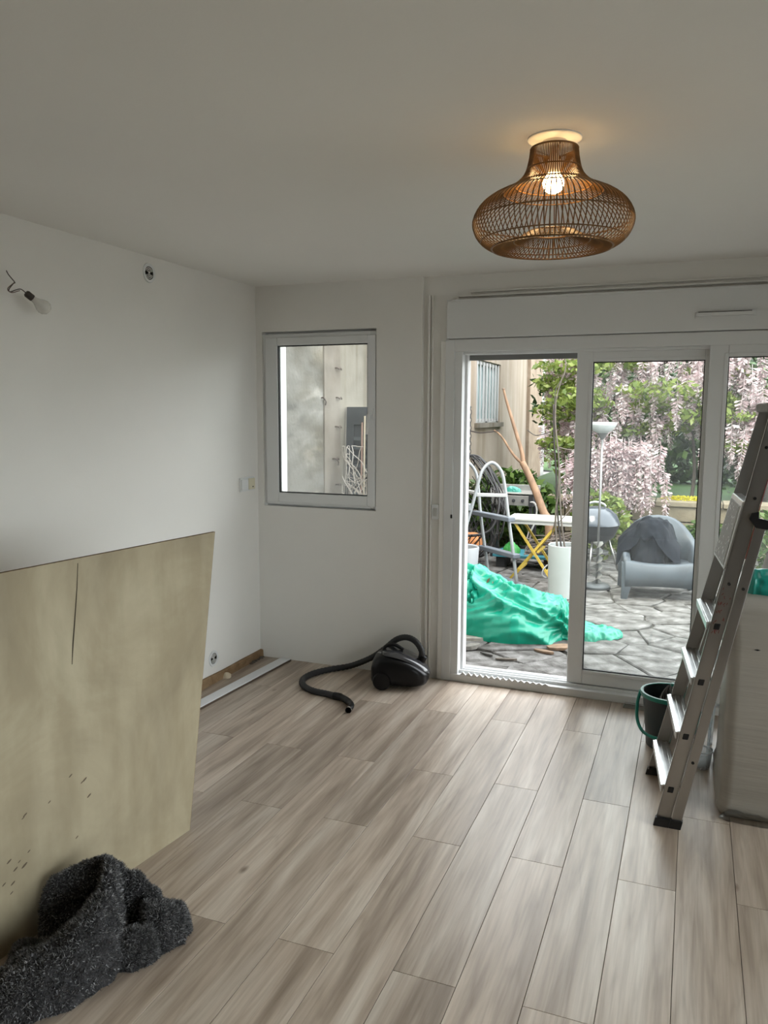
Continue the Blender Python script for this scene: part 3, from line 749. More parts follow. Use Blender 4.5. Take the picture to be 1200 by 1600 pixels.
for w, s_ in ((0, 1), (1, -1)):
    p = slab(w, w, .03, 1.655, 0, .054, 0, s_*.003).build('front_stile', MAT['alu'], lad, bevel=.001)
    for b_ in (0, .05): slab(w, w, .03, 1.655, b_, b_+.004, 0, s_*.02).build('lip', MAT['alu'], p)
    slab(w, w, .02, 1.24, .058, .096, -s_*.004, s_*.02).build('rear_leg', MAT['alu'], lad, bevel=.002)
    for b0, b1 in ((-.004, .055), (.055, .1)):
        slab(w, w, 0, .035, b0, b1, -.013, .013).build('rubber_foot', MAT['black'], lad, bevel=.002)
    z = 1.245
    poly = [(.032, .03), (.058, .036), (.062, .012), (.115, .002), (.117, -.032), (.06, -.024), (.03, .008)]
    vs = [lp(w, z+h_, b_, -s_*.003) for b_, h_ in poly]+[lp(w, z+h_, b_, -s_*.014) for b_, h_ in poly]; n_ = len(poly)
    MB(lo).add(vs, [tuple(range(n_-1, -1, -1)), tuple(range(n_, 2*n_))]+[(i, (i+1) % n_, n_+(i+1) % n_, n_+i) for i in range(n_)]).build('hinge_bracket', MAT['black'], lad, bevel=.002)
def flatslab(z0, z1, b0, b1, zr, w0=.006, w1=.994):
    """a level slab between the stiles, its plan taken at height zr"""
    vs = []
    for z in (z0, z1):
        for w in (w0, w1):
            for b_ in (b0, b1):
                p = lp(w, zr, b_); vs.append((p.x, p.y, z))
    return MB(lo).add(vs, HEX)
for k in range(4):
    z = .168+.2255*k
    mb = flatslab(z-.004, z, -.014, .052, z)
    for b0, b1, h0 in ((-.016, -.012, .03), (.048, .052, .025)):
        t = flatslab(z-h0, z, b0, b1, z); n_ = len(mb.v); mb.v += t.v; mb.f += [tuple(i+n_ for i in f) for f in t.f]
    for q_ in range(3):
        t = flatslab(z, z+.003, -.008+q_*.022, .002+q_*.022, z); n_ = len(mb.v); mb.v += t.v; mb.f += [tuple(i+n_ for i in f) for f in t.f]
    mb.build('tread', MAT['steptop'], lad, bevel=.001)
    slab(0, 0, z-.026, z-.002, .014, .036, -.003, .002).build('plug', MAT['black'], lad, bevel=.003)
z0, z1 = 1.05, 1.315
plat = slab(.04, .96, z0, z1, -.006, .03).build('platform', MAT['steptop'], lad, bevel=.004)
lm, nt, bs = newmat('printed_label')
tc = N(nt, 'ShaderNodeTexCoord'); sep = N(nt, 'ShaderNodeSeparateXYZ'); nt.links.new(tc.outputs['Generated'], sep.inputs[0])
mp = N(nt, 'ShaderNodeMapping'); mp.inputs['Scale'].default_value = (1, 9, 16); nt.links.new(tc.outputs['Generated'], mp.inputs[0])
wv = N(nt, 'ShaderNodeMath', operation='MULTIPLY'); wv.inputs[1].default_value = 9; nt.links.new(sep.outputs['Y'], wv.inputs[0])
frc = N(nt, 'ShaderNodeMath', operation='FRACT'); nt.links.new(wv.outputs[0], frc.inputs[0])
gt = N(nt, 'ShaderNodeMath', operation='GREATER_THAN'); gt.inputs[1].default_value = .55; nt.links.new(frc.outputs[0], gt.inputs[0])
nz = N(nt, 'ShaderNodeTexNoise'); nz.inputs['Scale'].default_value = 1; nt.links.new(mp.outputs[0], nz.inputs['Vector'])
g2 = N(nt, 'ShaderNodeMath', operation='GREATER_THAN'); g2.inputs[1].default_value = .4; nt.links.new(nz.outputs['Fac'], g2.inputs[0])
mm = N(nt, 'ShaderNodeMath', operation='MULTIPLY'); nt.links.new(gt.outputs[0], mm.inputs[0]); nt.links.new(g2.outputs[0], mm.inputs[1])
mx = N(nt, 'ShaderNodeMix', data_type='RGBA'); mx.inputs[6].default_value = (.6, .6, .61, 1); mx.inputs[7].default_value = (.08, .08, .09, 1)
nt.links.new(mm.outputs[0], mx.inputs[0]); nt.links.new(mx.outputs[2], bs.inputs['Base Color'])
slab(.12, .88, z0+.012, z1-.02, -.0085, -.0065).build('printed_label', lm, plat)
flatslab(1.65, 1.685, -.012, .07, 1.66, -.04, 1.04).build('top_cap', plain('grey_cap', (.16, .15, .14, 1), .5, var=.3, scale=40), lad, bevel=.008)
for z, b_ in ((1.0, .025), (.985, .078), (1.52, .02), (.28, .076), (1.33, .03)):
    mb = MB().lathe([(0, 0), (.006, 0), (.006, .004), (0, .005)], (0, 0, 0), 12); p = lp(0, z, b_, -.004)-lo
    mb.v = [(p.x+x, p.y-h_, p.z+y) for x, y, h_ in mb.v]; mb.build('bolt', MAT['black'], lad)
# red handwriting-like print on the near stile
rd = plain('red_print', (.25, .04, .03, 1), .7); mb = MB(lo); r4 = random.Random(9)
for k in range(26):
    z = .8+.2*r4.random(); b_ = .008+.036*r4.random(); dz = .004+.01*r4.random(); db = r4.uniform(-.006, .006)
    mb.bar(lp(0, z, b_, -.0012), lp(0, z+dz, b_+db, -.0012), .0018, .001, (0, 1, 0))
mb.build('red_print', rd, lad)
MB(lo).bar(lp(0, 1.1, .056, -.001), lp(0, 1.45, .056, -.001), .003, .003, (0, 1, 0)).build('red_cord', plain('red_cord', (.2, .02, .02, 1), .6), lad)

# ------------------------------------------------------------------ white wrapped block at the right
ko = Vector((.52, 3.7, 0))
blk = empty('wrapped_block', ko, 'tall white rounded block wrapped in film beside the stepladder', 'block')
def rrect(x0, x1, y0, y1, r, n=6):
    out = []
    for cx, cy, a0 in ((x1-r, y1-r, 0), (x0+r, y1-r, 90), (x0+r, y0+r, 180), (x1-r, y0+r, 270)):
        for q_ in range(n+1):
            a = math.radians(a0+90*q_/n); out.append((cx+r*math.cos(a), cy+r*math.sin(a)))
    return out
rows = []
for z, ins in ((0, .03), (.004, .012), (.03, .0), (.06, .01), (.1, .013), (.3, .015), (.5, .013), (.7, .013), (.86, .003), (.9, .007), (.918, .03), (.922, .06)):
    rows.append([(x, y, z) for x, y in rrect(.168+ins-.01, .82, 3.365+ins-.01, 3.99-ins, .05)])
mb = MB(ko).grid(rows, True); n_ = len(rows[0]); mb.f.append(tuple((len(rows)-1)*n_+i for i in range(n_)))
bmt = plain('white_wrap', (.4, .365, .315, 1), .38, var=.05, scale=3, bump=.25, bscale=14, stretch=(.3, .3, 4))  # white wrap toned brown: the weak light on it is in the colour
mb.build('block_body', bmt, blk, smooth='all')
mb = MB(ko); mb.add([(.262, 3.366, .715), (.275, 3.363, .719), (.287, 3.366, .715), (.275, 3.366, .711)], [(0, 1, 2, 3)]); mb.build('tear', MAT['black'], blk)
flm = glassmat('clear_film', .13, (.9, .93, .95, 1), .12)
rows = lump([(.17, 3.352, 0), (.40, 3.348, 0), (.8, 3.352, 0)], [.02, .02, .02], [.04, .025, .03], 40, 10, .006, 30, 4, base=0)
MB(ko).grid(rows).build('film_skirt', flm, blk, smooth='all')
# things on top of the block
def onlump(name, c, w, d_, h, mat, label, cat, seed, amp=.02, fr=12, rz=0, base=0.0):
    sp = [(-d_, 0, 0), (-d_*.3, d_*.05, 0), (d_*.35, -d_*.04, 0), (d_, 0, 0)]
    R_ = lump(sp, [w*.5, w, w*.95, w*.5], [h*.6, h, h*.9, h*.5], 44, 30, amp, fr, seed)
    o = MB().grid(R_).build(name, mat, smooth=True, loc=c); o.rotation_euler = (0, 0, rz)
    return tag(o, label, cat)
onlump('teal_bag', (.285, 3.5, .921), .05, .08, .09, plain('teal_film', (.01, .25, .2, 1), .3), 'crumpled turquoise bag on top of the white block', 'bag', 3, .012)
onlump('grey_plastic_sheet', (.47, 3.76, .921), .12, .15, .2, plain('grey_film', (.42, .41, .4, 1), .28, var=.25, scale=12), 'crumpled pale grey plastic heaped on the white block', 'plastic sheet', 5, .028, rz=.6)
# clear plastic sheet and tub on the floor behind the ladder
so_ = Vector((.14, 3.95, 0))
rows = []
for i in range(26):
    z = .5*i/25
    rows.append([(.132+.02*z/.5+.045*max(0, q_/24-.35)**1.5+.005*math.sin(q_*.9+z*5), 3.895+.24*q_/24+.008*noise.noise((q_*.4, z*7, 0)), z) for q_ in range(25)])
o = MB(so_).grid(rows).build('plastic_drape', glassmat('blue_clear_sheet', .3, (.85, .91, .97, 1), .15), smooth='all', loc=so_)
md = o.modifiers.new('t', 'SOLIDIFY'); md.thickness = .0015
tag(o, 'thin clear bluish plastic sheet hanging against the side of the white block', 'plastic sheet')
p = pz(1100, 1198)
tub = empty('clear_tub', (p.x-.013, p.y-.01, -.0035), 'small clear plastic tub on the floor behind the ladder', 'tub')
MB().lathe([(0, .003), (.034, .003), (.037, .006), (.046, .085), (.05, .087), (.05, .09), (.045, .09), (.036, .012), (0, .008)], (0, 0, 0), 28).build('tub_body', glassmat('clear_plastic', .2, (.92, .94, .95, 1), .05), tub, smooth=True)
MB().lathe([(.046, .086), (.052, .088), (.052, .093), (.046, .093)], (0, 0, 0), 28).build('tub_rim', glassmat('clear_rim', .45, (.92, .94, .95, 1), .05), tub, smooth=True)

# ================================================================== GARDEN
GZ = -.1
pav = stained('flagstone', [(.045, .042, .038, 1), (.12, .114, .106, 1), (.155, .148, .14, 1), (.24, .232, .22, 1)], 7, (.4, .38, .35, 1), (2.6, 2.6, 1), bump=.7, w=.9)
mortar = stained('paving_joint', [(.035, .032, .026, 1), (.07, .065, .05, 1)], 6, (.6, .6, .5, 1))
patio = struct('patio', MB().box((-3.2, YO-.02, GZ-.2), (6.0, 10.5, GZ-.022)), mortar, 'uneven grey flagstone patio outside the glass door', 'patio')
grass_m = stained('lawn', [(.012, .035, .006, 1), (.03, .07, .012, 1)], 2, (.6, .7, .5, 1), bump=1)
struct('ground', MB().box((-40, -30, -.6), (60, 70, -.32)), stained('bounce_gravel', [(.13, .125, .115, 1), (.2, .19, .175, 1)], 3, (.8, .8, .78, 1), bump=.6), 'unseen ground around the house, made pale gravel for neutral bounced light', 'ground')  # unseen gravel, toned neutral to keep green bounce off walls and ceiling
# irregular stones: jittered cells, clipped and shrunk
def clip(poly, p, n):
    out = []
    for i in range(len(poly)):
        a, b_ = poly[i], poly[(i+1) % len(poly)]
        da = (a[0]-p[0])*n[0]+(a[1]-p[1])*n[1]; db = (b_[0]-p[0])*n[0]+(b_[1]-p[1])*n[1]
        if da <= 0: out.append(a)
        if da*db < 0:
            t = da/(da-db); out.append((a[0]+(b_[0]-a[0])*t, a[1]+(b_[1]-a[1])*t))
    return out
r5 = random.Random(11); seeds = []
gx, gy = .44, .3
for i in range(-1, 13):
    for j in range(-1, 20):
        seeds.append((-2.95+gx*(i+.5+(.5 if j % 2 else 0))+r5.uniform(-.25, .25), YO+gy*(j+.5)+r5.uniform(-.17, .17)))
for k, s_ in enumerate(seeds):
    poly = [(-3.0, YO), (2.6, YO), (2.6, 10.45), (-3.0, 10.45)]
    for k2, t_ in enumerate(seeds):
        if k2 == k: continue
        dx, dy = t_[0]-s_[0], t_[1]-s_[1]; d_ = math.hypot(dx, dy)
        if d_ > 1.5: continue
        poly = clip(poly, (s_[0]+dx*.5-dx/d_*.006, s_[1]+dy*.5-dy/d_*.006), (dx/d_, dy/d_))
        if len(poly) < 3: break
    if len(poly) < 3: continue
    # subdivide and roughen the outline
    out = []
    for i in range(len(poly)):
        a, b_ = poly[i], poly[(i+1) % len(poly)]
        for t in (0, .5) if math.hypot(a[0]-b_[0], a[1]-b_[1]) > .15 else (0,):
            x = a[0]+(b_[0]-a[0])*t; y = a[1]+(b_[1]-a[1])*t
            q_ = .022*noise.noise((x*9, y*9, k)); out.append((x+(s_[0]-x)*.015+q_, y+(s_[1]-y)*.015-q_))
    top = GZ+r5.uniform(-.012, .008); n_ = len(out); tx, ty = r5.uniform(-.012, .012), r5.uniform(-.012, .012)
    mb = MB((s_[0], s_[1], GZ))
    ring0 = [(x, y, GZ-.03) for x, y in out]
    ring1 = [(x, y, top-.008+(x-s_[0])*tx+(y-s_[1])*ty) for x, y in out]
    ring2 = [(x+(s_[0]-x)*.06, y+(s_[1]-y)*.06, top+(x-s_[0])*tx+(y-s_[1])*ty) for x, y in out]
    mb.add(ring0+ring1+ring2, [(i, (i+1) % n_, n_+(i+1) % n_, n_+i) for i in range(n_)]+[(n_+i, n_+(i+1) % n_, 2*n_+(i+1) % n_, 2*n_+i) for i in range(n_)]+[tuple(range(2*n_, 3*n_))])
    mb.build('flagstone', pav, patio, loc=(s_[0], s_[1], GZ))

# ------------------------------------------------------------------ neighbouring house along the left side
HX = -3.0
conc = stained('old_render', [(.06, .056, .047, 1), (.12, .11, .094, 1), (.15, .139, .12, 1), (.27, .25, .22, 1)], 4.2, (.5, .45, .36, 1), (1, .5, 1.3), bump=.6, w=.9, s1=(1, .4, 1))
conc2 = stained('streaked_render', [(.12, .104, .08, 1), (.22, .195, .157, 1)], 2.4, (.55, .49, .38, 1), (1, 2.2, .12), bump=.4, w=.9, s1=(1, .4, 1))
pink = stained('pale_render', [(.26, .21, .165, 1), (.32, .275, .22, 1)], .9, (.72, .66, .55, 1), (1, 1.6, .15), bump=.25, w=.7)
house = empty('neighbour_house', (HX, 10, GZ), 'old rendered house wall running along the left of the patio', 'building')
oh = Vector((HX, 10, GZ)); HT = 4.6
wy0, wy1, wz0, wz1 = 11.36, 12.9, 1.5, 2.43
def hw(nm, a, b_, m_): return MB(oh).box(a, b_).build(nm, m_, house)
hw('concrete_wall', (HX-.4, 4.9, GZ-.05), (HX, 6.22, HT), conc)
hw('concrete_pier', (HX-.4, 6.22, GZ-.05), (HX+.012, 6.55, HT), stained('brown_render', [(.12, .1, .08, 1), (.21, .18, .145, 1)], 3, (.55, .5, .45, 1), (1, 1, .6), s1=(1, .4, 1)))
hw('streaked_wall', (HX-.4, 6.55, GZ-.05), (HX-.02, 10.0, HT), conc2)
mb = MB(oh); mb.box((HX-.4, 10, GZ-.05), (HX, wy0, HT)); mb.box((HX-.4, wy1, GZ-.05), (HX, 15.1, HT)); mb.box((HX-.4, wy0, GZ-.05), (HX, wy1, wz0)); mb.box((HX-.4, wy0, wz1), (HX, wy1, HT)); mb.build('pale_wall', pink, house)
hw('corner_pier', (HX-.4, 15.1, GZ-.05), (HX+.06, 16.4, HT), stained('pier_render', [(.22, .16, .11, 1), (.34, .27, .2, 1)], 2.2, (.6, .55, .5, 1), (1, 1, .5)))
mb = MB(oh); mb.box((HX-.4, 16.4, GZ-.05), (HX+.02, 17.0, HT)); mb.build('white_quoin', stained('pale_quoin', [(.36, .36, .34, 1), (.45, .45, .43, 1)], 2, (.7, .7, .7, 1)), house)
wn = MB(oh)
for ya, yb, za, zb in ((wy0, wy0+.09, wz0, wz1), (wy1-.09, wy1, wz0, wz1), (wy0, wy1, wz0, wz0+.06), (wy0, wy1, wz1-.06, wz1), ((wy0+wy1)/2-.05, (wy0+wy1)/2+.05, wz0, wz1)):
    wn.box((HX-.12, ya, za), (HX-.04, yb, zb))
wo = wn.build('window_frame', plain('old_white_paint', (.42, .42, .4, 1), .6, var=.15, scale=5), house)
for ya, yb in ((wy0+.09, (wy0+wy1)/2-.05), ((wy0+wy1)/2+.05, wy1-.09)):
    MB(oh).box((HX-.1, ya, wz0+.06), (HX-.09, yb, wz1-.06)).build('pane', plain('pale_blue_pane', (.28, .36, .36, 1), .25, var=.2, scale=3), wo)
for k in range(8):
    y = wy0+.1+(wy1-wy0-.2)*k/7
    MB(oh).tube([(HX-.02, y, wz0+.02), (HX-.02, y, wz1-.02)], .014, 6).build('window_bar', plain('bar_grey', (.35, .35, .34, 1), .5), house)
MB(oh).box((HX-.1, wy0-.08, wz0-.07), (HX+.05, wy1+.08, wz0)).build('window_ledge', conc2, house)
# iron hooks in the pier
im = plain('rusty_iron', (.05, .03, .02, 1), .8)
labs = ['topmost rusty hook on the brown pier outside the window', 'second rusty hook down the brown pier outside the window', 'third rusty hook down the brown pier outside the window', 'fourth rusty hook down the pier, bent into a claw', 'lowest rusty hook on the brown pier outside the window', 'rusty hook alone on the concrete beside the pier']
for k, (x, y, w_) in enumerate(((527, 576, .1), (528, 622, .09), (527, 667, .1), (523, 717, .1), (527, 757, .08), (503, 622, .03))):
    p = pX(x, y, HX+.012 if k < 5 else HX)
    mb = MB(p); mb.tube(smoothpath([p+Vector((-.02, -w_/2, 0)), p+Vector((.015, -w_/2+.01, .004)), p+Vector((.02, 0, -.004)), p+Vector((.015, w_/2-.01, .006)), p+Vector((.02, w_/2, -.012))], 4), .006, 5)
    if k in (3, 5): mb.tube([p+Vector((.015, .01, 0)), p+Vector((.03, .02, -.03)), p+Vector((.02, .03, -.06))], .006, 5)
    o = mb.build('iron_hook', im, loc=p); tag(o, labs[k], 'hook', 'iron hooks in the old wall')

# dark panel with dry vine, seen through the window
po = Vector((-2.5, 6.62, GZ))
pan = empty('louvred_screen', po, 'tall dark louvred screen standing outside the window', 'screen')
pm = plain('charcoal_panel', (.022, .024, .027, 1), .55)
T = Matrix.Rotation(math.radians(-3), 4, 'X')
def pt(x, y, z): return T @ Vector((x, y, z))
PH = py(540, 636, 6.71).z-GZ+.003
def pbox(a, b_, nm, par=pan): return MB().box(a, b_, T).build(nm, pm if nm != 'louvre' else plain('louvre_grey', (.06, .065, .07, 1), .5), par)
x0 = max(py(541, 640, 6.7).x, HX-.015)-po.x
pbox((x0, 0, 0), (x0+.075, .04, PH), 'side_board'); pbox((x0+.66, 0, 0), (x0+.8, .04, PH), 'side_board')
pbox((x0+.075, 0, PH-.16), (x0+.66, .04, PH), 'top_board'); pbox((x0+.075, 0, 0), (x0+.66, .04, .2), 'bottom_board')
pbox((x0+.075, .025, .2), (x0+.66, .035, PH-.16), 'backing')
for k in range(16):
    z = .24+k*(PH-.46)/16
    pbox((x0+.075, .004, z), (x0+.66, .02, z+.03), 'louvre')
vine = leafmat('dry_twig', [(.2, .17, .14, 1), (.32, .28, .24, 1), (.42, .38, .34, 1)], 0, .9)
tv_ = py(566, 740, 6.42)
ds = empty('dry_vine', (tv_.x, 6.42, GZ), 'tangle of dry twigs in front of the dark screen', 'twigs')
mb = MB(); r6 = random.Random(21)
for k in range(130):
    a = Vector((r6.uniform(-.1, .3), r6.uniform(-.05, .05), r6.uniform(0, 1.15))); pts = [a]
    d_ = Vector((r6.uniform(-.6, .6), r6.uniform(-.2, .2), r6.uniform(.2, 1))).normalized()
    for q_ in range(7):
        d_ = (d_+Vector((r6.uniform(-.7, .7), r6.uniform(-.3, .3), r6.uniform(-.5, .45)))).normalized(); pts.append(pts[-1]+d_*.1)
    for p in pts:
        p.z = max(-.005, min(p.z, 1.45)); p.x = max(-.14, min(p.x, .4)); p.y = max(-.12, min(p.y, .04))
    mb.tube(smoothpath(pts, 2), .0035, 4)
mb.build('twig_tangle', vine, ds, kind='stuff')
for k, (x, y, lb) in enumerate(((566, 660, 'thin reddish garden cane standing against the dark screen'), (570, 650, 'thin pale garden cane standing against the dark screen'))):
    t_ = py(x, y, 6.697); b_ = Vector((t_.x+.05, 6.52, GZ))
    tag(MB(b_).tube([b_, t_], .009, 6).build('garden_cane', plain('cane_%d' % k, ((.28, .17, .13, 1), (.36, .3, .22, 1))[k], .7), loc=b_), lb, 'cane')

# ------------------------------------------------------------------ green tarpaulin heap
tm_, nt, bs = newmat('green_tarp'); bs.inputs['Base Color'].default_value = (.005, .27, .17, 1); bs.inputs['Roughness'].default_value = .3
bs.inputs['Subsurface Weight'].default_value = 0
to = Vector((-1.2, 5.95, GZ))
tarp = empty('green_tarp', to, 'crumpled emerald green plastic sheet heaped on the patio', 'tarp')
def gl(x, y): p = pz(x, y, GZ); return (p.x, p.y, GZ)
sp = [gl(690, 985), gl(735, 978), gl(800, 990), gl(870, 990), gl(900, 990)]
R1 = lump(sp, [.22, .3, .27, .22, .13], [.38, .46, .37, .26, .12], 150, 90, .03, 4.5, 2, base=GZ, p=.9, fold=True)
mb = MB(to).grid(R1)
R2 = lump([gl(870, 992), gl(910, 992), gl(945, 993), gl(973, 992)], [.17, .19, .12, .03], [.16, .07, .05, .02], 60, 40, .022, 8, 5, base=GZ)
mb.grid(R2)
mb.build('tarp_sheet', tm_, tarp, smooth='all')
rl = random.Random(17); mb = MB(to)
for k in range(26):
    i_ = rl.randrange(18, 140); j_ = rl.randrange(20, 70) if k > 11 else rl.randrange(56, 72)
    if k < 9: i_ = rl.randrange(40, 60); j_ = rl.randrange(58, 66)
    p = R1[i_][j_]; nr = (R1[i_][j_+1]-R1[i_][j_]).cross(R1[i_+1][j_]-R1[i_][j_]).normalized()
    if nr.y > 0: nr = -nr
    d_ = nr.orthogonal().normalized(); d_.rotate(Matrix.Rotation(rl.random()*6, 3, nr)); t2 = nr.cross(d_); s_ = rl.uniform(.012, .03)
    mb.add([p+nr*.006-d_*s_, p+nr*.008+t2*s_*.4, p+nr*.006+d_*s_, p+nr*.008-t2*s_*.4], [(0, 1, 2, 3)])
mb.build('leaf_litter', leafmat('dead_leaf', [(.03, .02, .015, 1), (.12, .08, .04, 1), (.2, .16, .1, 1)], 0, .9), tarp, kind='stuff')
# debris under and around the heap
cardm = plain('cardboard', (.2, .14, .085, 1), .85, var=.2, scale=6)
dl = [(875, 1012, .2, .12, .02, .5, 'brown cardboard scrap', (.2, .13, .08, 1)), (850, 1018, .16, .05, .015, -.3, 'thin brown cardboard strip', (.17, .11, .07, 1)), (740, 998, .3, .16, .03, .3, 'pale board scrap', (.28, .26, .22, 1)), (738, 1012, .14, .06, .03, 1.0, 'small grey rubble slab', (.16, .15, .13, 1)), (790, 1030, .16, .025, .012, .2, 'short bark splinter', (.12, .1, .08, 1)), (760, 1022, .12, .02, .012, -.5, 'dark bark splinter', (.05, .045, .04, 1))]
for k, (x, y, l_, w_, h_, rz, nm, c_) in enumerate(dl):
    p = pz(x, y, GZ); mb = MB()
    pts = [(l_/2*math.cos(a)*(1+.2*noise.noise((k, a, 0))), w_/2*math.sin(a)*(1+.3*noise.noise((a, k, 3)))) for a in np.linspace(0, 2*PI, 9, endpoint=False)]
    mb.prism(pts, 0.0, h_)
    mb.v = [(a, b_, c2+(.03*a if c2 > 0 else 0)) for a, b_, c2 in mb.v]
    o = mb.build('debris_scrap', plain('debris_%d' % k, c_, .85, var=.2, scale=20), loc=(p.x, p.y, GZ-.006)); o.rotation_euler = (0, 0, rz)
    tag(o, nm+' on the flagstones by the green tarp', 'debris', 'debris by the tarp')

# ------------------------------------------------------------------ pool ladder
pl_m = plain('pale_grey_steel', (.27, .285, .29, 1), .4, .3); tr_m = plain('blue_grey_tread', (.11, .125, .145, 1), .5)
qo = Vector((-1.8, 7.8, GZ))
pool = empty('pool_ladder', qo, 'grey pool ladder with looped rails standing behind the tarp', 'ladder')
def Q(p): return Vector(p)-qo
# front-right flight: rails rise from the ground, loop over at the top and come down as the rear leg
A0 = pz(812, 919, GZ); A1 = py(790, 790, 7.78); A2 = py(782, 740, 7.8)
B0 = pz(765, 905, GZ); B1 = py(748, 790, 8.05)
hoop = smoothpath([py(808, 915, 7.72), py(800, 850, 7.74), py(794, 805, 7.76), py(789, 762, 7.78), py(783, 736, 7.78), py(769, 723, 7.75), py(755, 733, 7.7), py(747, 755, 7.66), py(738, 790, 7.62), py(729, 822, 7.58), py(716, 880, 7.5), py(712, 915, 7.46)], 6)
MB(qo).tube([Vector((p.x, p.y, GZ-.012 if i in (0, len(hoop)-1) else max(p.z, GZ))) for i, p in enumerate(hoop)], .017, 10).build('looped_rail', pl_m, pool, smooth='all')
hoop2 = smoothpath([py(764, 905, 8.05), py(757, 850, 8.07), py(751, 805, 8.08), py(748, 770, 8.08), py(744, 740, 8.08), py(733, 724, 8.04), py(720, 722, 7.98), py(708, 735, 7.94), py(700, 780, 7.9), py(692, 830, 7.86), py(682, 905, 7.8)], 6)
MB(qo).tube([Vector((p.x, p.y, GZ-.012 if i in (0, len(hoop2)-1) else max(p.z, GZ))) for i, p in enumerate(hoop2)], .017, 10).build('looped_rail', pl_m, pool, smooth='all')
for l_, r_, nm in (((745, 802), (797, 811), 'tread'), ((754, 857), (805, 867), 'tread'), ((775, 908), (812, 919), 'tread')):
    a, b_ = py(l_[0], l_[1], 8.1), py(r_[0], r_[1], 7.72); d_ = (b_-a).normalized()
    a.z = b_.z = max((a.z+b_.z)/2, GZ+.03)
    t_ = MB(qo).bar(a-d_*.03, b_+d_*.03, .085, .045).build(nm, tr_m, pool, bevel=.008)
a, b_ = py(741, 773, 7.66), py(791, 774, 7.77)
MB(qo).bar(a, b_, .04, .035).build('platform_bar', plain('white_tread', (.36, .36, .35, 1), .5), pool, bevel=.006)
a, b_ = py(719, 765, 7.9), py(744, 770, 7.68)
MB(qo).bar(a, b_, .04, .03).build('platform_bar', plain('white_tread2', (.36, .36, .35, 1), .5), pool, bevel=.006)
a = py(731, 793, 7.6); mb = MB(qo); mb.box((a.x-.05, a.y-.03, a.z-.03), (a.x+.03, a.y+.03, a.z+.04)); mb.build('pivot_bracket', pl_m, pool, bevel=.008)

# grey planter by the door frame
gp_ = Vector((-1.99, 7.12, GZ-.012))
t = empty('grey_planter', gp_, 'light grey two-tier plastic planter by the pool ladder', 'planter')
MB().lathe([(0, .0), (.1, 0), (.125, .25), (.13, .255), (.145, .27), (.16, .5), (.155, .51), (.142, .5), (.12, .25), (0, .25)], (0, 0, 0), 28).build('planter_body', plain('planter_grey', (.26, .27, .28, 1), .5), t, smooth=True)
MB().lathe([(0, .44), (.14, .44)], (0, 0, 0), 20).build('soil', plain('soil', (.03, .02, .015, 1), .95, bump=1, bscale=50), t)

# ------------------------------------------------------------------ wicker egg chair
eo = Vector((-2.4, 8.85, GZ))
egg = empty('egg_chair', eo, 'black woven hanging egg chair with teardrop rim', 'hanging chair')
wk = plain('black_wicker', (.014, .013, .013, 1), .5)
er, ez = Vector((.44, .36, .6)), .66
def E_pt(u, v_):      # u around, v from bottom (-1) to top (1): open towards the front right
    h_ = math.sin(v_*PI/2); r_ = math.cos(v_*PI/2)**.8
    tap = 1-.25*max(0, h_)
    return Vector((er.x*r_*tap*math.cos(u), er.y*r_*tap*math.sin(u), ez+er.z*h_))
mb = MB(); r7 = random.Random(31)
for k in range(120):
    u = r7.uniform(-.35, PI+.9); v0 = r7.uniform(-.97, .5); du = r7.choice((-1, 1))*r7.uniform(.4, 1.1); dv = r7.uniform(.5, 1.0)
    pts = []
    for q_ in range(9):
        uu = u+du*q_/8; vv = v0+dv*q_/8
        if vv > .97: break
        pts.append(E_pt(uu, vv))
    if len(pts) > 2: mb.tube(pts, .0055, 4)
for k in range(70):      # lower bowl closed all round
    u = r7.uniform(0, 2*PI); v0 = -.98; du = r7.choice((-1, 1))*r7.uniform(.3, 1.4)
    mb.tube([E_pt(u+du*q_/8, v0+.68*q_/8) for q_ in range(9)], .0055, 4)
mb.build('weave', wk, egg, kind='stuff')
rim = smoothpath([E_pt(-.4, .1), E_pt(-.35, .45), E_pt(-.2, .75), E_pt(.6, .97), E_pt(PI+.5, .75), E_pt(PI+.95, .35), E_pt(PI+1.15, -.05), E_pt(PI+1.5, -.3), E_pt(-.75, -.25)], 6, closed=True)
MB().tube(rim, .016, 8, closed=True).build('rim', wk, egg, smooth='all')
chain = [E_pt(0, .99), Vector((0.02, 0, 1.45)), Vector((0, 0, 1.8))]
mb = MB()
for k in range(12):
    z = 1.26+.045*k; a = k % 2
    mb.tube([(.0+(.011*math.cos(t_) if a else 0), (0 if a else .011*math.cos(t_)), z+.028*math.sin(t_)) for t_ in np.linspace(0, 2*PI, 10, endpoint=False)], .004, 4, closed=True)
mb.build('chain', wk, egg)
MB().tube(smoothpath([(-.36, .2, .02), (-.5, .2, .4), (-.52, .15, 1.2), (-.42, .05, 1.7), (-.2, 0, 1.86), (0, 0, 1.8)], 6), .024, 8).build('stand_pole', wk, egg, smooth='all')
MB().lathe([(0, 0), (.22, 0), (.22, .02), (.05, .035), (0, .035)], (-.34, .2, 0), 24).build('stand_base', wk, egg, smooth=True)
cu = lump([(-.17, 0, 0), (-.05, -.01, 0), (.09, 0, 0), (.17, .01, 0)], [.1, .15, .15, .1], [.1, .16, .16, .1], 30, 20, .012, 8, 3)
o = MB().grid(cu).build('orange_cushion', plain('orange_cloth', (.42, .17, .06, 1), .85, var=.15, scale=8), smooth='all', loc=eo+Vector((0, 0, .19))); tag(o, 'faded orange cushion inside the black egg chair', 'cushion')

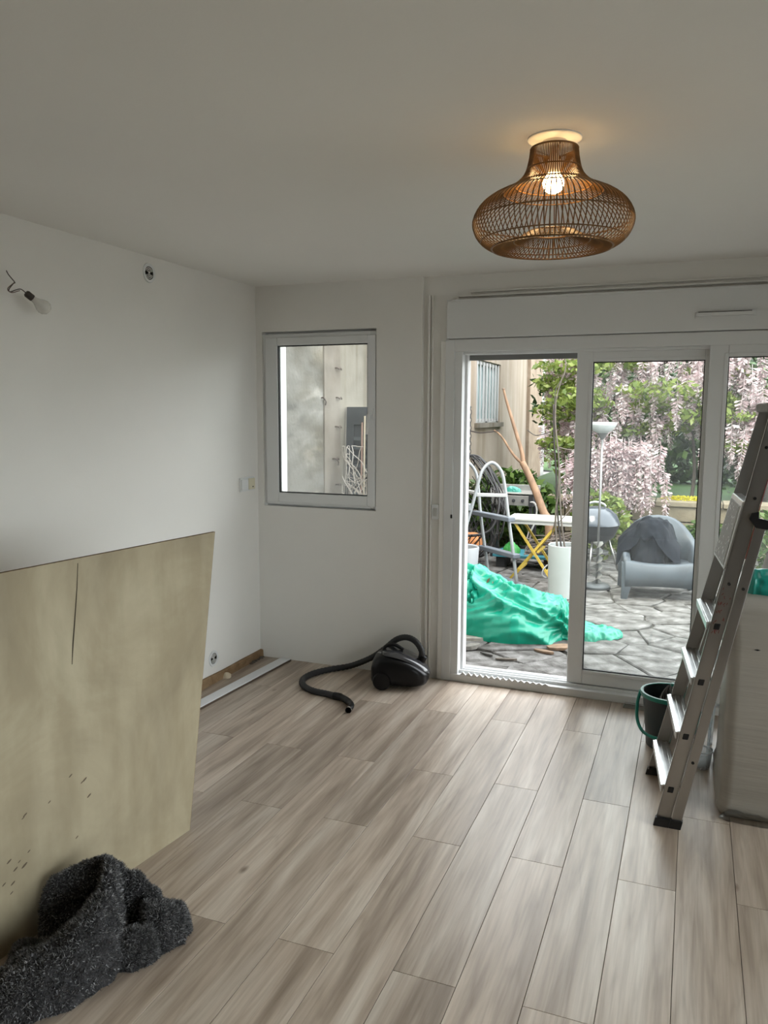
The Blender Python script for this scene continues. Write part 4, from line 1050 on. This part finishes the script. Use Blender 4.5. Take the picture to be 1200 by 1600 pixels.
# ------------------------------------------------------------------ griddle on its stand
go = Vector((-2.0, 9.52, GZ))
gr = empty('gas_griddle', go, 'stainless gas griddle with raised tray on a dark stand', 'griddle')
stl = plain('dull_steel', (.33, .32, .3, 1), .4, .7, var=.15, scale=6)
zt = py(800, 768, 9.3).z-GZ
mb = MB(); mb.box((-.27, -.2, zt-.035), (.27, .2, zt-.02)); mb.box((-.27, .18, zt-.035), (.27, .2, zt+.05)); mb.box((-.27, -.2, zt-.035), (-.255, .2, zt+.03)); mb.box((.255, -.2, zt-.035), (.27, .2, zt+.03)); mb.build('cooking_tray', stl, gr, bevel=.003)
mb = MB(); mb.box((-.25, -.19, zt-.17), (.2, .15, zt-.05)); fb = mb.build('burner_box', stl, gr, bevel=.004)
for x in (-.12, .02, .13):
    kn = MB().lathe([(0, 0), (.02, 0), (.018, .02), (0, .022)], (0, 0, 0), 14); kn.v = [(x+a, -.19-c2, zt-.11+b_) for a, b_, c2 in kn.v]; kn.build('knob', MAT['dblack'], fb)
MB().box((.2, -.2, zt-.18), (.25, .16, zt-.035)).build('end_plate', MAT['dblack'], gr)
for x in (-.24, .22):
    for y in (-.16, .13): MB().bar((x, y, 0), (x, y, zt-.05), .035, .035).build('leg', MAT['dblack'], gr)
MB().tube(smoothpath([(.2, -.18, zt-.12), (.28, -.22, zt-.13), (.31, -.24, zt-.22), (.29, -.26, zt-.36), (.25, -.24, zt-.46)], 6), .011, 7).build('gas_hose', plain('white_hose', (.5, .5, .48, 1), .5), gr, smooth='all')
o = onlump('small_pack', go+Vector((-.02, -.03, zt-.02)), .035, .1, .06, plain('pack_green', (.05, .25, .2, 1), .3), 'small green and white pack lying on the griddle', 'pack', 8, .008)  # small pack lying on the cooking tray

# ------------------------------------------------------------------ folding table with yellow legs
fo = Vector((-1.45, 8.25, GZ))
ft = empty('folding_table', fo, 'white-topped folding table on crossed yellow legs', 'table')
yl = plain('yellow_steel', (.42, .30, .05, 1), .45, var=.12, scale=10)
zt = py(800, 808, 8.15).z-GZ
MB().box((-.34, -.2, zt-.022), (.36, .24, zt)).build('table_top', plain('table_white', (.35, .35, .32, 1), .5, var=.08, scale=4), ft, bevel=.005)
MB().box((-.32, -.19, zt-.055), (.34, -.17, zt-.022)).build('apron', plain('table_white_apron', (.32, .32, .3, 1), .5), ft)
for y in (-.16, .2):
    MB().bar((-.26, y, zt-.03), (.17, y, 0), .024, .024, (0, 1, 0)).build('leg', yl, ft)
    MB().bar((.2, y+.03, zt-.03), (-.3, y+.03, 0), .024, .024, (0, 1, 0)).build('leg', yl, ft)
for x, z in ((-.19, .12), (.1, .12), (0, zt*.48)):
    MB().bar((x, -.16, z), (x, .22, z), .02, .02).build('cross_bar', yl, ft)

# ------------------------------------------------------------------ tall white pot with a bare sapling
wo_ = pz(872, 936, GZ); wo_ = Vector((wo_.x+.03, wo_.y+.14, GZ))
t = empty('white_pot', wo_, 'tall white cylindrical pot with a bare sapling', 'pot')
MB().lathe([(0, .0), (.145, 0), (.15, .004), (.16, .5), (.155, .505), (.148, .5), (.14, .1), (0, .1)], (0, 0, 0), 36).build('pot_body', plain('pot_white', (.35, .38, .37, 1), .35, var=.05, scale=4), t, smooth=True)
MB().lathe([(0, .42), (.148, .42)], (0, 0, 0), 20).build('soil', plain('pot_soil', (.06, .045, .035, 1), .95, bump=1, bscale=50), t)
mb = MB(); mb.tube(smoothpath([(-.155, -.03, .3), (-.19, -.05, .26), (-.2, -.05, .2), (-.16, -.04, .17)], 4), .008, 6); mb.build('carry_loop', plain('loop_grey', (.3, .3, .3, 1), .5), t, smooth='all')
so2 = wo_+Vector((-.03, 0, .42))
sap = empty('bare_sapling', so2, 'thin bare sapling of dark and grey stems in the white pot', 'sapling')
def sp_(x, y, Y=wo_.y): return py(x, y, Y)-so2
bk_ = plain('dark_stem', (.03, .025, .022, 1), .8); gb_ = plain('grey_stem', (.1, .085, .07, 1), .85, var=.25, scale=30)
MB().tube(smoothpath([Vector((.0, 0, 0)), sp_(871, 800), sp_(869, 740), sp_(866, 690), sp_(865, 632)], 6), .009, 6).build('stem', bk_, sap, smooth='all')
MB().tube(smoothpath([Vector((-.04, 0, 0)), sp_(868, 810), sp_(873, 760), sp_(873, 715), sp_(868, 665), sp_(869, 625), sp_(876, 598), sp_(884, 575), sp_(882, 550)], 6), [.0105-.00012*i for i in range(49)], 7).build('stem', gb_, sap, smooth='all')
MB().tube(smoothpath([Vector((.03, .02, 0)), sp_(876, 800), sp_(874, 730)], 6), .009, 6).build('stem', gb_, sap, smooth='all')
for pts in ([(866, 672), (850, 678), (836, 680), (824, 672)], [(866, 690), (860, 692), (857, 700)], [(870, 698), (885, 702), (898, 704)], [(872, 745), (885, 765), (893, 785)], [(866, 640), (868, 610), (876, 595)], [(870, 760), (880, 745), (890, 740)], [(868, 810), (864, 828), (859, 842)], [(874, 815), (888, 800), (896, 790)]):
    MB().tube(smoothpath([sp_(x, y, wo_.y+.04*i) for i, (x, y) in enumerate(pts)], 4), .0045, 5).build('twig', gb_ if pts[0][0] > 867 else bk_, sap, smooth='all')

# leaning cut branch behind the table
bo_ = Vector((-1.55, 9.18, GZ))
br = empty('cut_branch', bo_, 'peeled forked branch leaning on the front of the griddle', 'branch')
pm_ = plain('peeled_wood', (.2, .12, .07, 1), .75, var=.25, scale=18, stretch=(1, 1, .3))
def bq(x, y, Y=9.4): return py(x, y, Y)-bo_
MB().tube(smoothpath([Vector((.03, 0, -.01)), bq(858, 820, 9.2), bq(849, 800, 9.22), bq(838, 770, 9.25), bq(826, 742, 9.29), bq(816, 722, 9.32)], 6), [.055-.0006*i for i in range(31)], 10).build('trunk', pm_, br, smooth='all')
MB().tube(smoothpath([bq(818, 726, 9.315), bq(815, 705, 9.34), bq(806, 675, 9.37), bq(797, 645), bq(791, 625), bq(787, 609)], 6), [.028-.0005*i for i in range(31)], 8).build('limb', pm_, br, smooth='all')
MB().tube(smoothpath([bq(817, 724, 9.32), bq(808, 717, 9.33), bq(797, 703, 9.35), bq(788, 688, 9.37), bq(780, 678), bq(772, 672)], 6), [.02-.0004*i for i in range(31)], 8).build('limb', pm_, br, smooth='all')
MB().tube(smoothpath([bq(779, 673), bq(765, 675), bq(748, 676), bq(730, 672)], 5), .008, 6).build('twig', plain('dark_twig', (.04, .03, .025, 1), .8), br, smooth='all')
MB().lathe([(0, -.01), (.018, -.008), (.02, .008), (0, .012)], bq(787, 608), 10).build('knob_end', plain('knob_wood', (.2, .14, .1, 1), .8), br, smooth=True)

# brush pile, teal board, green bag under the table
bo2 = Vector((-1.55, 8.95, GZ))
mb = MB(); r8 = random.Random(41)
for k in range(70):
    a = Vector((r8.uniform(-.17, .3), r8.uniform(-.18, .15), r8.uniform(.17, .34))); ang = r8.uniform(-.5, .5)+(PI if r8.random() < .5 else 0); pts = []
    cv = r8.uniform(-2, 2)
    for q_ in range(8):
        pts.append(a.copy()); ang += cv*.12; a = a+Vector((math.cos(ang)*.09, math.sin(ang)*.03, math.sin(ang*1.3)*.035)); a.z = min(max(a.z, .164), .42); a.x = min(max(a.x, -.17), .34); a.y = min(max(a.y, -.2), .15)
    mb.tube(smoothpath(pts, 2), .006, 4)
o = mb.build('brush_pile', leafmat('brush_twig', [(.03, .025, .022, 1), (.09, .07, .06, 1), (.24, .21, .18, 1)], 0, .9), loc=bo2, kind=None); tag(o, 'heap of cut twigs resting on the teal board', 'twigs', kind='stuff')
tb = empty('teal_board', bo2+Vector((-.1, -.05, 0)), 'low teal board on dark supports under the twigs', 'board')
MB().box((-.42, -.22, .13), (.45, .22, .16)).build('board', plain('teal_paint', (.03, .16, .2, 1), .5), tb, bevel=.004)
for x in (-.34, .37): MB().box((x-.05, -.16, 0), (x+.05, .16, .131)).build('support', MAT['dblack'], tb)
gbg = lump([(-.1, 0, 0), (0, .02, 0), (.1, 0, 0)], [.06, .09, .05], [.05, .12, .06], 30, 20, .015, 14, 9)
tag(MB().grid(gbg).build('green_sack', plain('sack_green', (.03, .2, .04, 1), .5), smooth=True, loc=bo2+Vector((-.34, -.13, .158))), 'small bright green sack on the teal board', 'sack')

# ------------------------------------------------------------------ uplighter lamp outside
lo2 = pz(932, 918, GZ)
ul = empty('floor_lamp', (lo2.x, lo2.y, GZ), 'uplighter floor lamp with white bowl standing on the patio', 'lamp')
gm = plain('lamp_grey', (.2, .2, .2, 1), .4, .5)
HT2 = 1.66
MB().lathe([(0, 0), (.13, 0), (.135, .02), (.12, .035), (.02, .045), (0, .045)], (0, 0, 0), 32).build('base', plain('lamp_base', (.09, .1, .105, 1), .4), ul, smooth=True)
MB().tube([(0, 0, .04), (0, 0, HT2-.11)], .012, 10).build('pole', gm, ul, smooth='all')
MB().lathe([(.012, HT2-.17), (.05, HT2-.115), (.055, HT2-.105), (0, HT2-.1)], (0, 0, 0), 24).build('bowl_holder', gm, ul, smooth=True)
MB().lathe([(0, HT2-.11), (.05, HT2-.108), (.1, HT2-.075), (.13, HT2-.03), (.14, HT2), (.135, HT2), (.125, HT2-.03), (.095, HT2-.07), (0, HT2-.1)], (0, 0, 0), 32).build('bowl', plain('opal_white', (.5, .52, .52, 1), .3), ul, smooth='all')
mb = MB(); rows = []  # pale spiral stands in for an apparent reflection of the lamp
for k in range(40):
    a = k*.42; z = .05+.42*k/39; w_ = .05
    rows.append([(w_*math.cos(a), w_*math.sin(a), z), (-w_*math.cos(a), -w_*math.sin(a), z)])
mb.grid(rows).build('reflection_spiral', plain('reflection_pale', (.42, .42, .4, 1), .3), ul, smooth='all')

# ------------------------------------------------------------------ kettle barbecue
ko2 = Vector((-.97, 8.95, GZ))
bb = empty('kettle_barbecue', ko2, 'dark kettle barbecue with chrome lid handle', 'barbecue')
km = plain('enamel_grey', (.045, .055, .07, 1), .22, coat=.3)
zc = .53
MB().lathe([(0, zc-.23), (.1, zc-.215), (.2, zc-.14), (.25, zc-.02), (.255, zc), (.245, zc), (0, zc-.02)], (0, 0, 0), 32).build('bowl', plain('bowl_black', (.03, .032, .036, 1), .4), bb, smooth=True)
ld = MB().lathe([(.262, zc), (.258, zc+.02), (.22, zc+.11), (.14, zc+.175), (.06, zc+.195), (0, zc+.198)], (0, 0, 0), 32).build('lid', km, bb, smooth='all')
MB().tube(smoothpath([(-.1, -.05, zc+.175), (-.09, -.06, zc+.225), (0, -.06, zc+.25), (.09, -.06, zc+.225), (.1, -.05, zc+.175)], 5), .012, 8).build('lid_handle', MAT['chrome'], ld, smooth='all')
for k in range(3):
    a = k*2*PI/3+.4
    MB().tube([(.15*math.cos(a), .15*math.sin(a), zc-.18), (.27*math.cos(a), .27*math.sin(a), 0)], .012, 8).build('leg', MAT['alu'], bb, smooth='all')
MB().lathe([(0, .2), (.13, .2), (.15, .22), (.148, .225), (.12, .208), (0, .208)], (0, 0, 0), 28).build('ash_tray', plain('tray_grey', (.12, .12, .12, 1), .5), bb, smooth=True)

# ------------------------------------------------------------------ grey plastic armchair and rubbish bags
ao = Vector((-.255, 8.02, GZ-.01))
ac = empty('plastic_armchair', ao, 'dusty grey plastic tub armchair on the patio', 'armchair', rz=math.radians(8))
am = plain('dusty_grey_plastic', (.052, .064, .076, 1), .5, var=.18, scale=5)
hw_, dp = .34, .31
path = []          # outer plan from front left round the back to front right: (x, y, top height)
for k in range(41):
    t_ = k/40
    if t_ < .28: q_ = t_/.28; x, y = -hw_*(.98+.02*q_), -dp+q_*1.25*dp
    elif t_ > .72: q_ = (1-t_)/.28; x, y = hw_*(.98+.02*q_), -dp+q_*1.25*dp
    else:
        a = PI-(t_-.28)/.44*PI; x, y = hw_*math.copysign(abs(math.cos(a))**.75, math.cos(a)), .25*dp+.75*dp*abs(math.sin(a))**.75
    bkf = max(0, min(1, (y+.1)/(dp+.1))); top = .44+.09*bkf+.22*max(0, 1-(abs(x)/hw_)**2.6)*(1 if y > 0 else 0)
    if t_ < .06 or t_ > .94: top -= .03
    path.append((x, y, top))
rows = []
for x, y, tp in path:
    ln = math.hypot(x, y); ux, uy = x/ln, y/ln; th = .05; fl_ = .03
    rows.append([Vector((x+ux*0, y+uy*0, .14)), Vector((x+ux*.015, y+uy*.015, .3)), Vector((x+ux*fl_, y+uy*fl_, tp-.03)), Vector((x+ux*(fl_-.01), y+uy*(fl_-.01), tp-.004)), Vector((x-ux*.01, y-uy*.01, tp)), Vector((x-ux*.04, y-uy*.04, tp-.015)), Vector((x-ux*th, y-uy*th, .42)), Vector((x-ux*th*1.4, y-uy*th*1.4, .33)), Vector((x-ux*th, y-uy*th, .14))])
mb = MB().grid(rows); n_ = 9
mb.f += [tuple(range(n_)), tuple(len(rows)*n_-n_+i for i in range(n_))]
sh = mb.build('shell', am, ac, smooth='all')
# seat and front apron
rows = []
for k in range(13):
    t_ = -1+2*k/12; xx = t_*.335; zf = .355+.03*t_*t_
    rows.append([Vector((xx, -dp-.005, .13+.012*(1-t_*t_))), Vector((xx, -dp-.02, .24)), Vector((xx, -dp-.015, zf-.02)), Vector((xx, -dp+.02, zf)), Vector((xx, -dp+.08, zf-.01)), Vector((xx*.98, 0, .335)), Vector((xx*.9, dp*.8, .325)), Vector((xx*.9, dp*.8, .29)), Vector((xx, -dp+.05, .29)), Vector((xx, -dp+.03, .13+.012*(1-t_*t_)))])
MB().grid(rows, True).build('seat', am, ac, smooth='all')
for sx2, sy in ((-1, -1), (1, -1), (-1, 1), (1, 1)):
    x, y = sx2*(hw_-.03), sy*(dp-.04)
    P_ = []
    for z, w_, sp2 in ((.36, .06, 0), (.2, .055, .004), (.12, .042, .012), (0, .028, .03)):
        P_.append([Vector((x+sx2*sp2+a*w_, y+sy*sp2*.6+b_*w_*.8, z)) for a, b_ in ((-1, -1), (1, -1), (1, 1), (-1, 1))])
    mb = MB().grid(P_, True); mb.f += [(3, 2, 1, 0), (12, 13, 14, 15)]; mb.build('leg', am, ac, bevel=.008, smooth=True)
bgm = plain('black_bin_bag', (.007, .009, .013, 1), .5, spec=.07)
def shift(rows, o_): return rows
o = MB().grid(lump([(-.2, 0, 0), (-.06, -.02, 0), (.1, .01, 0), (.21, .0, 0)], [.14, .2, .19, .12], [.27, .4, .36, .24], 90, 60, .016, 7, 6, fold=True)).build('black_bin_bag', bgm, smooth=True, loc=ao+Vector((-.06, 0.0, .345))); tag(o, 'full black bin bag slumped on the grey armchair', 'bag')
bpy.context.view_layer.update()
from mathutils.bvhtree import BVHTree
def world_tree(objs):
    vs, fs = [], []
    for o_ in objs:
        n_ = len(vs); vs += [o_.matrix_world @ v.co for v in o_.data.vertices]; fs += [tuple(i+n_ for i in p.vertices) for p in o_.data.polygons]
    return BVHTree.FromPolygons(vs, fs)
under = world_tree([o]+[c for c in ac.children])
so3 = ao+Vector((-.1, -.03, .345)); NU, NV = 64, 52; Zs = np.zeros((NU, NV)); lowz = np.zeros((NU, NV))
for i in range(NU):
    for j in range(NV):
        u, v_ = i/(NU-1)-.5, j/(NV-1)-.5
        x, y = u*.58, v_*.40
        top = -1
        for ox, oy in ((0, 0), (.008, 0), (-.008, 0), (0, .008), (0, -.008)):
            hit = under.ray_cast(Vector((so3.x+x+ox, so3.y+y+oy, 2.0)), Vector((0, 0, -1)))
            if hit[0]: top = max(top, hit[0].z-so3.z)
        lowz[i, j] = top
        Zs[i, j] = max(.42-.95*u*u-.9*v_*v_-.05*u-.06*abs(noise.noise((x*6+y*9, y*13-x*4, 5)))-.03*abs(noise.noise((x*15, y*23, 9))), top+.012)
for _ in range(6):          # let it settle smoothly, never below what carries it
    P_ = np.pad(Zs, 1, mode='edge'); Zs = np.maximum((P_[:-2, 1:-1]+P_[2:, 1:-1]+P_[1:-1, :-2]+P_[1:-1, 2:]+2*Zs)/6, lowz+.012)
rows = [[Vector(((i/(NU-1)-.5)*.58, (j/(NV-1)-.5)*.40, Zs[i, j])) for j in range(NV)] for i in range(NU)]
o = MB().grid(rows).build('black_plastic_sheet', bgm, smooth=True, loc=so3); md = o.modifiers.new('t', 'SOLIDIFY'); md.thickness = .003
tag(o, 'loose black plastic sheet spread over the bin bag', 'plastic sheet')
o = onlump('dark_sack', py(1060, 868, 8.9)*1.0, .12, .16, .27, plain('dark_green_sack', (.02, .03, .025, 1), .3, var=.5, scale=6), 'dark green and black sack behind the armchair', 'sack', 12, .03)
o.location.z = GZ

# ------------------------------------------------------------------ low stone wall, lawn, plants
lw = empty('low_stone_wall', (0, 10.6, GZ), 'low beige stone wall with moss under the wisteria', 'garden wall')
ow = Vector((0, 10.6, GZ)); sm = stained('wall_stone', [(.17, .145, .1, 1), (.26, .225, .165, 1)], 4, (.55, .5, .42, 1), bump=.6)
r9 = random.Random(51)
MB(ow).box((-2.4, 10.47, GZ-.1), (4.5, 10.75, .5)).build('core', mortar, lw)
for c_, (z0, z1) in enumerate(((GZ, .1), (.11, .3), (.31, .5))):
    x = -2.4-r9.random()*.2
    while x < 4.4:
        w_ = r9.uniform(.28, .55); d_ = r9.uniform(0, .02)
        MB(ow).box((x, 10.43-d_, z0), (x+w_-.012, 10.6, z1)).build('stone', sm, lw, bevel=.012); x += w_
x = -2.45
while x < 4.5:
    w_ = r9.uniform(.5, .8); MB(ow).box((x, 10.38, .5), (x+w_-.01, 10.8, .565)).build('coping_stone', sm, lw, bevel=.01); x += w_
struct('lawn', MB().box((-2.8, 10.76, GZ-.3), (30, 30, .42)), grass_m, 'raised green lawn behind the low stone wall', 'lawn')

def leafcloud(n, cx, cy, cz, rx, ry, rz, sz, rg, off, shell=.35, droop=0, fill=None):
    """random leaf quads in an ellipsoid; returns MB arrays made with numpy"""
    mb = MB(off)
    for _ in range(n):
        while True:
            a = Vector((rg.uniform(-1, 1), rg.uniform(-1, 1), rg.uniform(-1, 1)))
            if shell < a.length <= 1: break
        p = Vector((cx+a.x*rx, cy+a.y*ry, cz+a.z*rz))
        if fill and not fill(p): continue
        d_ = Vector((rg.uniform(-1, 1), rg.uniform(-1, 1), rg.uniform(-.8, .6)-droop)).normalized(); t_ = d_.orthogonal().normalized()
        t_.rotate(Matrix.Rotation(rg.random()*6.28, 3, d_)); s_ = sz*rg.uniform(.6, 1.4)
        mb.add([p-d_*s_, p+t_*s_*.42, p+d_*s_, p-t_*s_*.42], [(0, 1, 2, 3)])
    return mb
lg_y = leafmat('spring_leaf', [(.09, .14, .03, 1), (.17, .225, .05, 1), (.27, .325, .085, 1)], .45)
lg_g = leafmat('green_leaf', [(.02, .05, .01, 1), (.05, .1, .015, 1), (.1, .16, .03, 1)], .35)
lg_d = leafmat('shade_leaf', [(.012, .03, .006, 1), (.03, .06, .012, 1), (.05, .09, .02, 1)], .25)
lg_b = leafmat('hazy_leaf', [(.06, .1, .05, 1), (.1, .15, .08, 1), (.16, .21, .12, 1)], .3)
def merge(dst, src):
    n_ = len(dst.v); dst.v += src.v; dst.f += [tuple(i+n_ for i in f) for f in src.f]
# wisteria
wc = Vector((.2, 11.3, .42))
wis = empty('wisteria', wc, 'great wisteria hung with pale pink flower clusters', 'wisteria')
rw = random.Random(61)
bark = plain('wisteria_bark', (.05, .04, .032, 1), .9, var=.3, scale=20)
for pts, r0 in (([(.0, 11.2, .42), (.02, 11.25, 1.0), (-.1, 11.3, 1.6), (-.5, 11.4, 2.1), (-1.3, 11.5, 2.4)], .026), ([(.12, 11.2, .42), (.2, 11.2, 1.1), (.35, 11.2, 1.8), (1.2, 11.3, 2.3), (2.4, 11.4, 2.5)], .026), ([(-.6, 11.4, .42), (-.62, 11.3, .9), (-.75, 11.3, 1.4), (-1.2, 11.2, 1.9)], .025), ([(.9, 11.5, .42), (.95, 11.5, 1.4), (1.3, 11.4, 2.2), (2.0, 11.3, 2.8)], .04), ([(-1.5, 11.6, .42), (-1.4, 11.5, 1.3), (-.9, 11.4, 2.0), (.2, 11.4, 2.7)], .045)):
    mb = MB(wc); sp = smoothpath(pts, 8); mb.tube(sp, [r0*(1-.6*i/len(sp)) for i in range(len(sp))], 7); mb.build('vine_stem', bark, wis, smooth='all')
def gap_ok(p):            # the hollow under the vine where the lawn shows
    return not (-.42 < p.x < .12 and p.z < 1.3)
fol = MB(wc)
blobs = []
for k in range(40):
    x = rw.uniform(-1.9, 2.4); z = rw.uniform(1.15, 3.0); y = rw.uniform(10.6, 11.5)
    if not gap_ok(Vector((x, y, z-.35))): continue
    blobs.append((x, y, z))
for x, y, z in blobs:
    merge(fol, leafcloud(260, x, y, z, rw.uniform(.35, .6), .25, rw.uniform(.07, .15), .05, rw, wc, 0, .2, gap_ok))
fol.build('foliage', lg_y, wis, kind='stuff')
inner = MB(wc); merge(inner, leafcloud(5200, .5, 12.1, 1.9, 2.9, .45, 1.5, .07, rw, wc, 0, 0, gap_ok)); inner.build('inner_foliage', lg_d, wis, kind='stuff')  # darker leaf colour paints the shade behind the flower clusters
flm_ = leafmat('wisteria_flower', [(.36, .25, .26, 1), (.5, .39, .4, 1), (.62, .54, .54, 1), (.7, .65, .64, 1)], .35)
def raceme(seed, L0):
    r_ = random.Random(seed); mb = MB().tube([(0, 0, .05), (0, 0, -L0)], .004, 3)
    for k in range(80):
        t_ = r_.random()**.8; z = -L0*t_; R_ = .066*(1-t_)**.6+.01; a = r_.random()*2*PI
        c0 = Vector((0, 0, z+.02)); p = Vector((R_*math.cos(a), R_*math.sin(a), z-r_.uniform(-.01, .02))); d_ = (p-c0).normalized(); s_ = .02*(1-.5*t_)*r_.uniform(.7, 1.2)
        t2 = d_.orthogonal().normalized(); t2.rotate(Matrix.Rotation(r_.random()*6.28, 3, d_))
        mb.add([c0, p-d_*s_*.3+t2*s_*.8, p+d_*s_*.8, p-d_*s_*.3-t2*s_*.8], [(0, 1, 2, 3)])
    return mb
protos = [raceme(70+k, .34+.05*k) for k in range(4)]
def raceme_spot():
    if rw.random() < .13:      # low curtain that falls in front of the stone wall
        return Vector((max(-1.5, min(-.28, rw.gauss(-.88, .27))), rw.uniform(10.1, 10.22), rw.uniform(.75, 1.35)))
    while True:
        x = rw.uniform(-1.95, 2.0); z = rw.uniform(1.05, 2.9); y = rw.uniform(10.66, 11.5)
        # low curtain on the left, higher on the right
        if z < 1.25 and not (-1.5 < x < -.5): continue
        if y < 11.0 and z < 1.2: continue      # clear of the coping stones
        if not gap_ok(Vector((x, y, z-.3))): continue
        return Vector((x, y, z))
P4_ = None; base_o = []
for k, p in enumerate(protos):
    base_o.append(p.build('flower_raceme', flm_, wis, loc=raceme_spot()-wc))
    base_o[-1].rotation_euler = (0, 0, rw.random()*6)
for k in range(292):
    o = inst(base_o[k % 4], wis, raceme_spot()-wc, (rw.uniform(-.08, .08), rw.uniform(-.08, .08), rw.random()*6.28))
rest = MB(wc)
for k in range(260):
    p = raceme_spot()-wc; p.y += .3*rw.random() if p.y > 10.6-wc.y else -.05; q_ = protos[k % 4]; n_ = len(rest.v)
    rest.v += [(a+p.x, b_+p.y, c2+p.z) for a, b_, c2 in q_.v]; rest.f += [tuple(i+n_ for i in f) for f in q_.f]
rest.build('far_racemes', flm_, wis, kind='stuff')
# low flower mass behind the armchair
def bush(name, c, r, n, sz, mat, label, cat, seed, stems=3, shell=.3):
    t_ = empty(name, c, label, cat); rg_ = random.Random(seed)
    leafcloud(n, 0, 0, r[2]*1.02, r[0], r[1], r[2], sz, rg_, (0, 0, 0), shell, .1).build('foliage', mat, t_, kind='stuff')
    for k in range(stems):
        a = rg_.random()*6.28
        MB().tube(smoothpath([(0, 0, 0), (r[0]*.2*math.cos(a), r[1]*.2*math.sin(a), r[2]*.6), (r[0]*.6*math.cos(a), r[1]*.6*math.sin(a), r[2]*1.4)], 4), [.02-.0018*i for i in range(9)], 5).build('stem', bark, t_, smooth='all')
    return t_
bush('spring_tree', (-1.85, 13.2, .42), (.52, .6, 1.7), 2600, .075, lg_y, 'young tree in bright yellow-green leaf beside the house corner', 'tree', 81)
bush('fern_shrub', (-2.2, 10.14, GZ), (.66, .19, .52), 1700, .07, lg_g, 'dark green ferny shrub behind the griddle', 'shrub', 82)
bush('leafy_shrub', (-1.0, 9.68, GZ), (.36, .2, .42), 1000, .05, lg_y, 'mid-height leafy shrub between branch and barbecue', 'shrub', 83)
bush('weed_clump', (.16, 9.4, GZ), (.25, .3, .3), 700, .045, lg_g, 'clump of green weeds beside the armchair', 'weeds', 84)
bush('ivy_clump', (.02, 10.25, GZ), (.4, .12, .2), 700, .035, lg_g, 'ivy clump creeping up the low stone wall', 'ivy', 85)
bush('corner_weed', (.9, 9.6, GZ), (.5, .4, .35), 900, .05, lg_g, 'weedy patch on the patio past the armchair', 'weeds', 86)
hg_ = empty('hedge', (1.5, 15.0, .42), 'dense dark green hedge at the back of the lawn', 'hedge')
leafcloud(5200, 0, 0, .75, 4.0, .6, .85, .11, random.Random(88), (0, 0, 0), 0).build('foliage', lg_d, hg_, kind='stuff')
for x in (-2.5, -.8, 1.0, 2.6): MB().tube([(x, 0, 0), (x+.05, 0, .6), (x-.03, 0, 1.1)], [.03, .025, .015], 6).build('stem', bark, hg_)
# yellow flowers on the coping
yf = MB((-.1, 10.6, .565)); ry = random.Random(91)
merge(yf, leafcloud(900, -.02, 10.62, .585, .36, .14, .035, .014, ry, (-.1, 10.6, .565), 0))
tag(yf.build('yellow_flowers', leafmat('yellow_petal', [(.42, .36, .01, 1), (.55, .5, .03, 1)], .3), loc=(-.1, 10.6, .565)), 'mat of yellow flowers along the top of the stone wall', 'flowers', kind='stuff')
# trees and hill behind
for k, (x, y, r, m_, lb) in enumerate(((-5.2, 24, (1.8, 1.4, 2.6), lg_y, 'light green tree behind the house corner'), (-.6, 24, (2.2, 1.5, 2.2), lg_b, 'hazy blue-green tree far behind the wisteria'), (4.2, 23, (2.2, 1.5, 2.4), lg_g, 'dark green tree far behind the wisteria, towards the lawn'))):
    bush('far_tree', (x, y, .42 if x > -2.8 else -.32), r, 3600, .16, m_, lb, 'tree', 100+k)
rows = []
for i in range(40):
    a = i/39; row = []
    for j in range(24):
        b_ = j/23; x = -34+70*a; y = 27+22*b_; z = -.3+8.5*math.sin(min(1, b_*1.1)*PI/2)*(.75+.25*math.sin(a*5+1))+.8*noise.noise((x*.3, y*.3, 0)); row.append(Vector((x, y, z)))
    rows.append(row)
struct('hill', MB().grid(rows), stained('hill_green', [(.03, .06, .02, 1), (.07, .12, .045, 1), (.1, .15, .07, 1)], .5, (.6, .7, .6, 1), bump=1), 'wooded green hill far behind the garden', 'hill', smooth='all')
